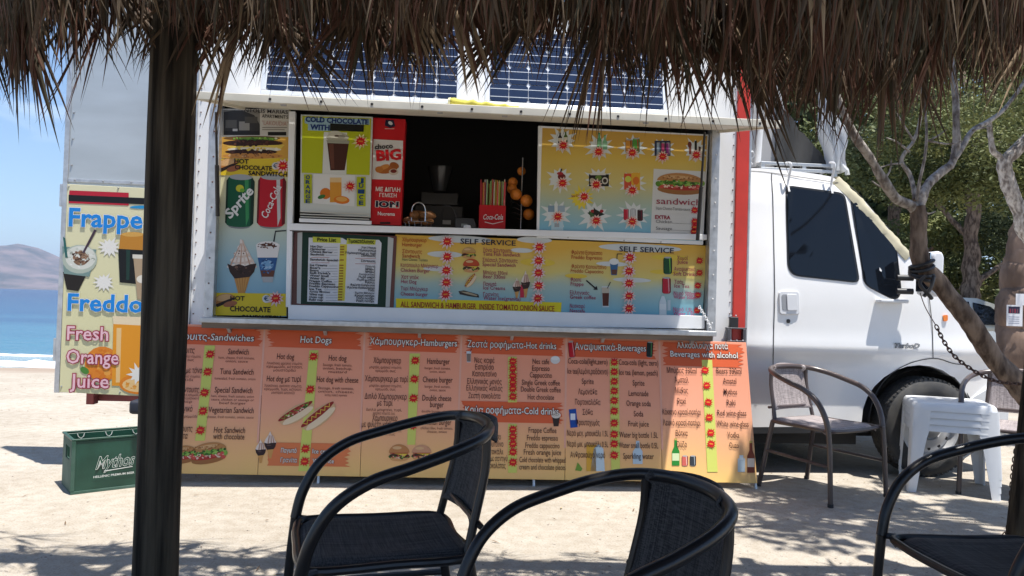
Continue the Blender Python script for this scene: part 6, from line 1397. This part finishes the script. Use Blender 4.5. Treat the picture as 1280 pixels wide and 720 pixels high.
def pine(x, y, h, trunk_r, lean, cr, label, lm, seed, n=16000, low=.25, name='pine_tree', lowz=1.4, barkm=BARKB, leaf=.10):
    rnd = random.Random(seed); t = thing(name, label, 'tree', loc=(x, y, gz(x, y)), group='trees behind the cab'); s = MB()
    top = Vector((lean, 0, h*.75)); limb(s, [(0, 0, -.1), (lean*.15, 0, h*.2), (lean*.5, .1, h*.45), top], trunk_r, trunk_r*.35, 12, seed); s.build('trunk', barkm, t, smooth=True)
    C = []; b = MB()
    for k in range(20):
        a = rnd.random()*6.28; z = lowz+(h-lowz)*rnd.random(); rr = cr*(1-.5*((z-lowz)/(h-lowz))**1.5)*rnd.uniform(.3, 1); c = (lean*.6+rr*math.cos(a), rr*math.sin(a), z); C.append((c, rnd.uniform(.45, .95)*cr*.33))
        if k % 2 == 0: limb(b, [(lean*.4, 0, max(.5, z*.6)), (c[0]*.5+lean*.2, c[1]*.5, z*.85), c], trunk_r*.3, .02, 6, k)
    b.build('branch', barkm, t, smooth=True)
    V, F = leaf_cloud(C, int(n*2.6), leaf*.42, rnd, long_=2.6, flat=.75); o = MB().add(V, F).build('crown', lm, t, fix=False)
    return t
def background():
    pine(8.6, 14.5, 7.5, .20, .3, 3.0, 'broad dark green pine directly behind the white cab', LM[0], 1, 26000)
    pine(12.2, 15.5, 8.0, .22, -.4, 3.2, 'tall dark pine at the right edge behind the parked car', LM[1], 2, 24000, lowz=1.9)
    pine(6.2, 19.5, 8.5, .22, .2, 3.2, 'farther pine seen just above the cab roof', LM[2], 3, 18000, leaf=.12)
    pine(10.2, 20.5, 9.0, .24, 0, 3.8, 'pale yellow green pine in the gap behind the leaning tree', LM[2], 4, 22000, leaf=.12)
    pine(15.2, 20.5, 9.0, .25, .3, 3.6, 'far pine at the right edge, behind the others', LM[0], 5, 18000, leaf=.12)
    pine(3.2, 24.0, 9.0, .25, .3, 3.4, 'far pine hidden mostly by the truck and thatch', LM[0], 6, 14000, leaf=.14)
    # thick trunk with notices, at the right edge
    y = 10.5; P = lambda a, b, dy=0: atY(a, b, y+dy); t = thing('old_pine_tree', 'thick brown pine trunk at the right edge with paper notices pinned on it', 'tree'); base = ground_at(1275, 396+1.1*960/10.5); base.z = 0; t.location = base
    s = MB(); limb(s, [Vector((0, 0, -.1)), P(1272, 455)-base, P(1270, 400)-base, P(1272, 350)-base, P(1280, 300)-base, P(1300, 250)-base, P(1320, 150)-base], .27, .16, 20, 3, .1); s.build('trunk', mat('red brown bark', (.24, .165, .125), .95, nscale=5, col2=(.12, .08, .06), bump=.9, bscale=14, stretch=(1, 1, .3)), t, smooth=True)
    s = MB(); limb(s,[P(1276, 320)-base, P(1295, 300)-base, P(1320, 270)-base], .09, .05, 10, 4); s.build('branch', BARKB, t, smooth=True)
    rnd = random.Random(8); C = [((rnd.uniform(-1.5, 1.6), rnd.uniform(-.6, 1.4), rnd.uniform(2.9, 5.2)), rnd.uniform(.4, .8)) for _ in range(16)]; V, F = leaf_cloud(C, 36000, .03, rnd, long_=2.6); MB().add(V, F).build('crown', LM[2], t, fix=False)
    for (a, b, c, d, lab) in ((1258.5, 381, 1278, 408, 'white paper notice with a dark photo pinned on the thick pine trunk'), (1270, 367, 1290, 382, 'plain pale paper pinned on the trunk above the notice with the photo')):
        u0 = atY(a, b, y-.34); u1 = atY(c, d, y-.34); n_ = thing('paper_notice', lab, 'notice', loc=(u0.x, y-.34, u1.z), group='notices on the pine trunk'); w_ = u1.x-u0.x; h = u0.z-u1.z
        MB().box(0, w_, 0, .004, 0, h).build('sheet', mat('paper', (.62, .63, .66), .7), n_)
        if lab.startswith('white'):
            k = MB(); k.add([(w_*.1, -.001, h*.6), (w_*.82, -.001, h*.6), (w_*.82, -.001, h*.93), (w_*.1, -.001, h*.93)], [(0, 1, 2, 3)], ink('#2a2a44')); 
            for q in range(4): k.add([(w_*(.18+.15*q), -.002, h*.62), (w_*(.26+.15*q), -.002, h*.62), (w_*(.26+.15*q), -.002, h*.82), (w_*(.18+.15*q), -.002, h*.82)], [(0, 1, 2, 3)], ink(('#a83a4a', '#7a4a5a')[q % 2]))
            for q in range(4): k.add([(w_*.12, -.001, h*(.12+.1*q)), (w_*.8, -.001, h*(.12+.1*q)), (w_*.8, -.001, h*(.15+.1*q)), (w_*.12, -.001, h*(.15+.1*q))], [(0, 1, 2, 3)], ink('#9a9fb4'))
            k.build('printed_photo', parent=n_)
    # pale-barked tree at the right edge, nearer
    y = 6.5; t = thing('bare_tree', 'bent pale-barked trunk coming in at the upper right edge', 'tree'); base = Vector((atY(1330, 420, y).x+.1, y, 0)); t.location = base
    s = MB(); limb(s, [Vector((0, 0, -.1)), P_(1338, 420, y)-base, P_(1305, 330, y)-base, P_(1284, 290, y)-base, P_(1274, 262, y)-base, P_(1260, 228, y)-base, P_(1256, 205, y)-base, P_(1268, 190, y)-base, P_(1285, 172, y)-base, P_(1320, 130, y)-base, P_(1350, 40, y)-base], .075, .045, 14, 5); s.build('trunk', BARKG, t, smooth=True)
    s = MB(); limb(s, [P_(1257, 210, y)-base, P_(1250, 196, y)-base, P_(1240, 186, y)-base, P_(1236, 150, y)-base], .03, .02, 8, 6); s.build('branch', BARKG, t, smooth=True)
    rnd = random.Random(9); C = [((rnd.uniform(-1.0, 2.2), rnd.uniform(-.3, 1.5), rnd.uniform(2.9, 4.2)), rnd.uniform(.3, .6)) for _ in range(14)]; V, F = leaf_cloud(C, 22000, .02, rnd, long_=2.8); MB().add(V, F).build('crown', LM[2], t, fix=False)
    # low dry scrub, rising bank beyond the pines
    rnd = random.Random(12); C = [((rnd.uniform(3, 24), rnd.uniform(21, 26), rnd.uniform(.1, 1.5)), rnd.uniform(.5, 1.3)) for _ in range(60)]; V, F = leaf_cloud(C, 40000, .09, rnd, long_=2)
    tag(MB().add(V, F).build('scrub', leafm('dry scrub', (.20, .19, .08), (.06, .08, .03), .9), fix=False), kind='stuff', label='dry green and straw coloured scrub under the far pines', cat='scrub')
    rnd = random.Random(14); C = [((rnd.uniform(1.5, 30), rnd.uniform(27, 34), rnd.uniform(.5, 11)), rnd.uniform(1.4, 2.4)) for _ in range(110)]; V, F = leaf_cloud(C, 60000, .26, rnd, long_=1.4)
    tag(MB().add(V, F).build('far_wood', LM[0], fix=False), kind='stuff', label='dark mass of trees closing the view far behind the cab', cat='wood')
def P_(a, b, y): return atY(a, b, y)
background()

# ------------------------------------------------------------------ parked car
def car():
    y = 12.8; a = atY(1216, 440, y); t = thing('parked_car', 'pale silver hatchback parked in the shade under the pines, half hidden by the bonnet', 'car'); x0 = atY(1213, 440, y).x; t.location = (x0-2.9, y, 0)
    cm = mat('silver car paint', (.40, .42, .41), .3, metal=.35, coat=.4)
    L = 4.0; pts = [(0, .32), (0, .62), (.08, .80), (.85, .93), (1.5, 1.36), (2.2, 1.44), (3.1, 1.42), (3.55, 1.28), (3.85, .95), (3.97, .80), (4.0, .45), (3.95, .30)]
    def arch(c): return [(c+.36*math.cos(q), .32+.36*math.sin(q)) for q in [math.pi*k/8 for k in range(9)]]
    P = pts+arch(3.2)+arch(.85); s = MB(); bm = bmesh.new(); vs = [bm.verts.new((x, 0, z)) for x, z in P]; fc = bm.faces.new(vs); r_ = bmesh.ops.extrude_face_region(bm, geom=[fc])
    for q in r_['geom']:
        if isinstance(q, bmesh.types.BMVert): q.co.y = 1.68
    for z in (.5, .7, .88, .96, 1.1, 1.25, 1.38): bmesh.ops.bisect_plane(bm, geom=bm.verts[:]+bm.edges[:]+bm.faces[:], plane_co=(0, 0, z), plane_no=(0, 0, 1))
    for q in bm.verts:
        s_ = 1 if q.co.y < .8 else -1; q.co.y += s_*(.17*sstep(.85, 1.45, q.co.z)+.04*sstep(.6, .3, q.co.z)+.09*sstep(3.4, 4.0, q.co.x)+.1*sstep(.5, 0, q.co.x))
    bmesh.ops.recalc_face_normals(bm, faces=bm.faces); me = bpy.data.meshes.new('car_body'); bm.to_mesh(me); bm.free(); me.materials.append(cm); me.shade_smooth(); me.set_sharp_from_angle(angle=R(30)); o = bpy.data.objects.new('car_body', me); COL.objects.link(o); o.parent = t
    def sp(name, P, m, pr=.008):
        v = []; n = len(P)
        for d in (-pr, .02):
            for x, z in P: v.append((x, .17*sstep(.85, 1.45, z)+.09*sstep(3.4, 4.0, x)+d, z))
        MB().add(v, [tuple(range(n)), tuple(reversed(range(n, 2*n)))]+[(i, i+n, (i+1) % n+n, (i+1) % n) for i in range(n)]).build(name, m, t)
    sp('side_window', [(1.15, .97), (1.58, 1.32), (2.12, 1.37), (2.12, .96)], GLASS); sp('side_window', [(2.18, .96), (2.18, 1.37), (2.95, 1.36), (2.98, .97)], GLASS); sp('side_window', [(3.04, .98), (3.02, 1.35), (3.3, 1.29), (3.55, 1.06), (3.5, .98)], GLASS)
    sp('tail_lamp', [(3.75, .78), (3.72, .95), (3.82, .93), (3.93, .8)], mat('red lamp', (.35, .02, .02), .2), .012)
    for x in (.85, 3.2):
        w_ = bpy.data.objects.new('wheel', None); COL.objects.link(w_); w_.parent = t; w_.location = (x, .1, .31)
        MB().lathe([(.19, -.09), (.29, -.095), (.31, -.07), (.31, .09), (.19, .09)], 28, axis='y').build('tyre', RUBBER, w_, smooth=True); MB().lathe([(.195, -.085), (.15, -.06), (.05, -.075), (0, -.075)], 24, axis='y').build('rim', RIMM, w_, smooth=True)
    for x in (.85, 3.2): MB().box(x-.3, x+.3, .25, 1.5, .2, .62).build('wheel_well', BLACKP, t)
car()

# badge on the cab wing
def badge():
    B = face_board('x', None, None, side_y(.89, W(1140, 432)[0])-.007, px=1132, py=432)
    for o_, c, l in ((.06, '#26282c', 1), (.0, '#c4c8cc', 3)):
        v, f = text_geo('TurboD', o_); v0, _ = text_geo('TurboD', 0); a0 = min(q[0] for q in v0); a1 = max(q[0] for q in v0); p = B.m(1117, 434.5); q2 = B.m(1148, 434.5); k = (q2[0]-p[0])/(a1-a0)
        o = MB().add([(p[0]+(x-a0)*k+y*.018, p[1]+y*.044, .0005*l) for x, y in v], f).build('badge', ink(c), fix=False); o.matrix_world = B.e.matrix_world.copy(); M = o.matrix_world.copy(); o.parent = truck; o.matrix_parent_inverse = Matrix.Identity(4); o.matrix_local = TM.inverted() @ M
    bpy.data.objects.remove(B.e)
badge()

# ------------------------------------------------------------------ thin sea air
def haze():
    m = bpy.data.materials.new('haze air'); m.use_nodes = True; n = m.node_tree
    for x in list(n.nodes):
        if x.type != 'OUTPUT_MATERIAL': n.nodes.remove(x)
    v = n.nodes.new('ShaderNodeVolumePrincipled'); v.inputs['Color'].default_value = (.60, .76, 1, 1); v.inputs['Density'].default_value = .00009; v.inputs['Anisotropy'].default_value = .2
    out = [x for x in n.nodes if x.type == 'OUTPUT_MATERIAL'][0]; n.links.new(v.outputs[0], out.inputs['Volume'])
    o = MB().box(-16000, 16000, -16000, 16000, -12, 700).build('haze', m); tag(o, kind='stuff', label='thin bluish sea haze in the air', cat='haze')
haze()

# ------------------------------------------------------------------ small litter on the sand
def litter():
    rnd = random.Random(31); s = MB(); a = mat('dry leaf bit', (.16, .10, .055), .8); b = mat('straw bit', (.42, .34, .2), .8)
    for _ in range(230):
        y = 2.8+rnd.random()**1.3*6; x = rnd.uniform(-.8, .8)*y+(rnd.random() < .5)*.6; z = gz(x, y)+.006; q = rnd.random()*6.28; L = rnd.choice((.008, .012, .02, .03)); w_ = rnd.uniform(.0015, .006); d = Vector((math.cos(q), math.sin(q), rnd.uniform(-.1, .2))); n = Vector((-d.y, d.x, rnd.uniform(-.3, .3))); p = Vector((x, y, z))
        s.add([p-d*L, p+n*w_, p+d*L, p-n*w_, p+Vector((0, 0, .003))], [(0, 1, 4), (1, 2, 4), (2, 3, 4), (3, 0, 4)], a if rnd.random() < .7 else b)
    tag(s.build('dry_litter', fix=False), kind='stuff', label='bits of dry leaf and straw strewn over the sand', cat='litter')
litter()


# ------------------------------------------------------------------ pieces that can be told apart become objects of their own
def split_islands(names):
    for o in ALLOBJ():
        base = o.name.split('.')[0]
        if o.type != 'MESH' or base not in names: continue
        me = o.data; n = len(me.vertices); par = list(range(n))
        def find(a):
            while par[a] != a: par[a] = par[par[a]]; a = par[a]
            return a
        for p in me.polygons:
            vs = list(p.vertices)
            for q in vs[1:]: par[find(vs[0])] = find(q)
        isl = {}
        for p in me.polygons: isl.setdefault(find(p.vertices[0]), []).append(p)
        if len(isl) < 2: continue
        first = True; built = []
        for ps in isl.values():
            idx = {}; v = []; f = []; mi = []; sm = ps[0].use_smooth
            for p in ps:
                t = []
                for i in p.vertices:
                    if i not in idx: idx[i] = len(v); v.append(tuple(me.vertices[i].co))
                    t.append(idx[i])
                f.append(tuple(t)); mi.append(p.material_index)
            m = bpy.data.meshes.new(base); m.from_pydata(v, [], f)
            for x in me.materials: m.materials.append(x)
            m.polygons.foreach_set('material_index', mi)
            if sm: m.shade_smooth(); m.set_sharp_from_angle(angle=R(40))
            built.append(m)
        o.data = built[0]
        for m in built[1:]: c = o.copy(); c.data = m; COL.objects.link(c)
split_islands({'header_brushstroke', 'price_stripe', 'column_divider', 'white_burst', 'cloud_shapes', 'yellow_strip', 'white_field', 'heading_label', 'euro_disc', 'shelf_bracket', 'side_rail', 'support_bar', 'rack_slat', 'divider', 'pale_clip', 'branch', 'roof_pole', 'door_hinge', 'hinge_arm', 'bolt_head', 'corner_rib', 'crate_end', 'rack_rail', 'twigs', 'green_field'})
for o in ALLOBJ():
    if o.name.split('.')[0] in ('rivet_row', 'rivet_heads', 'screw_heads', 'tread_blocks', 'rim_holes', 'busbar_lines', 'paper_straws', 'crown', 'upper_limbs', 'frame_screw', 'fixing_screw', 'basket_wire', 'rack_wire'): o['kind'] = 'stuff'
for o in ALLOBJ():
    if o.name.split('.')[0] == 'crown' and o.parent and 'label' not in o: pass
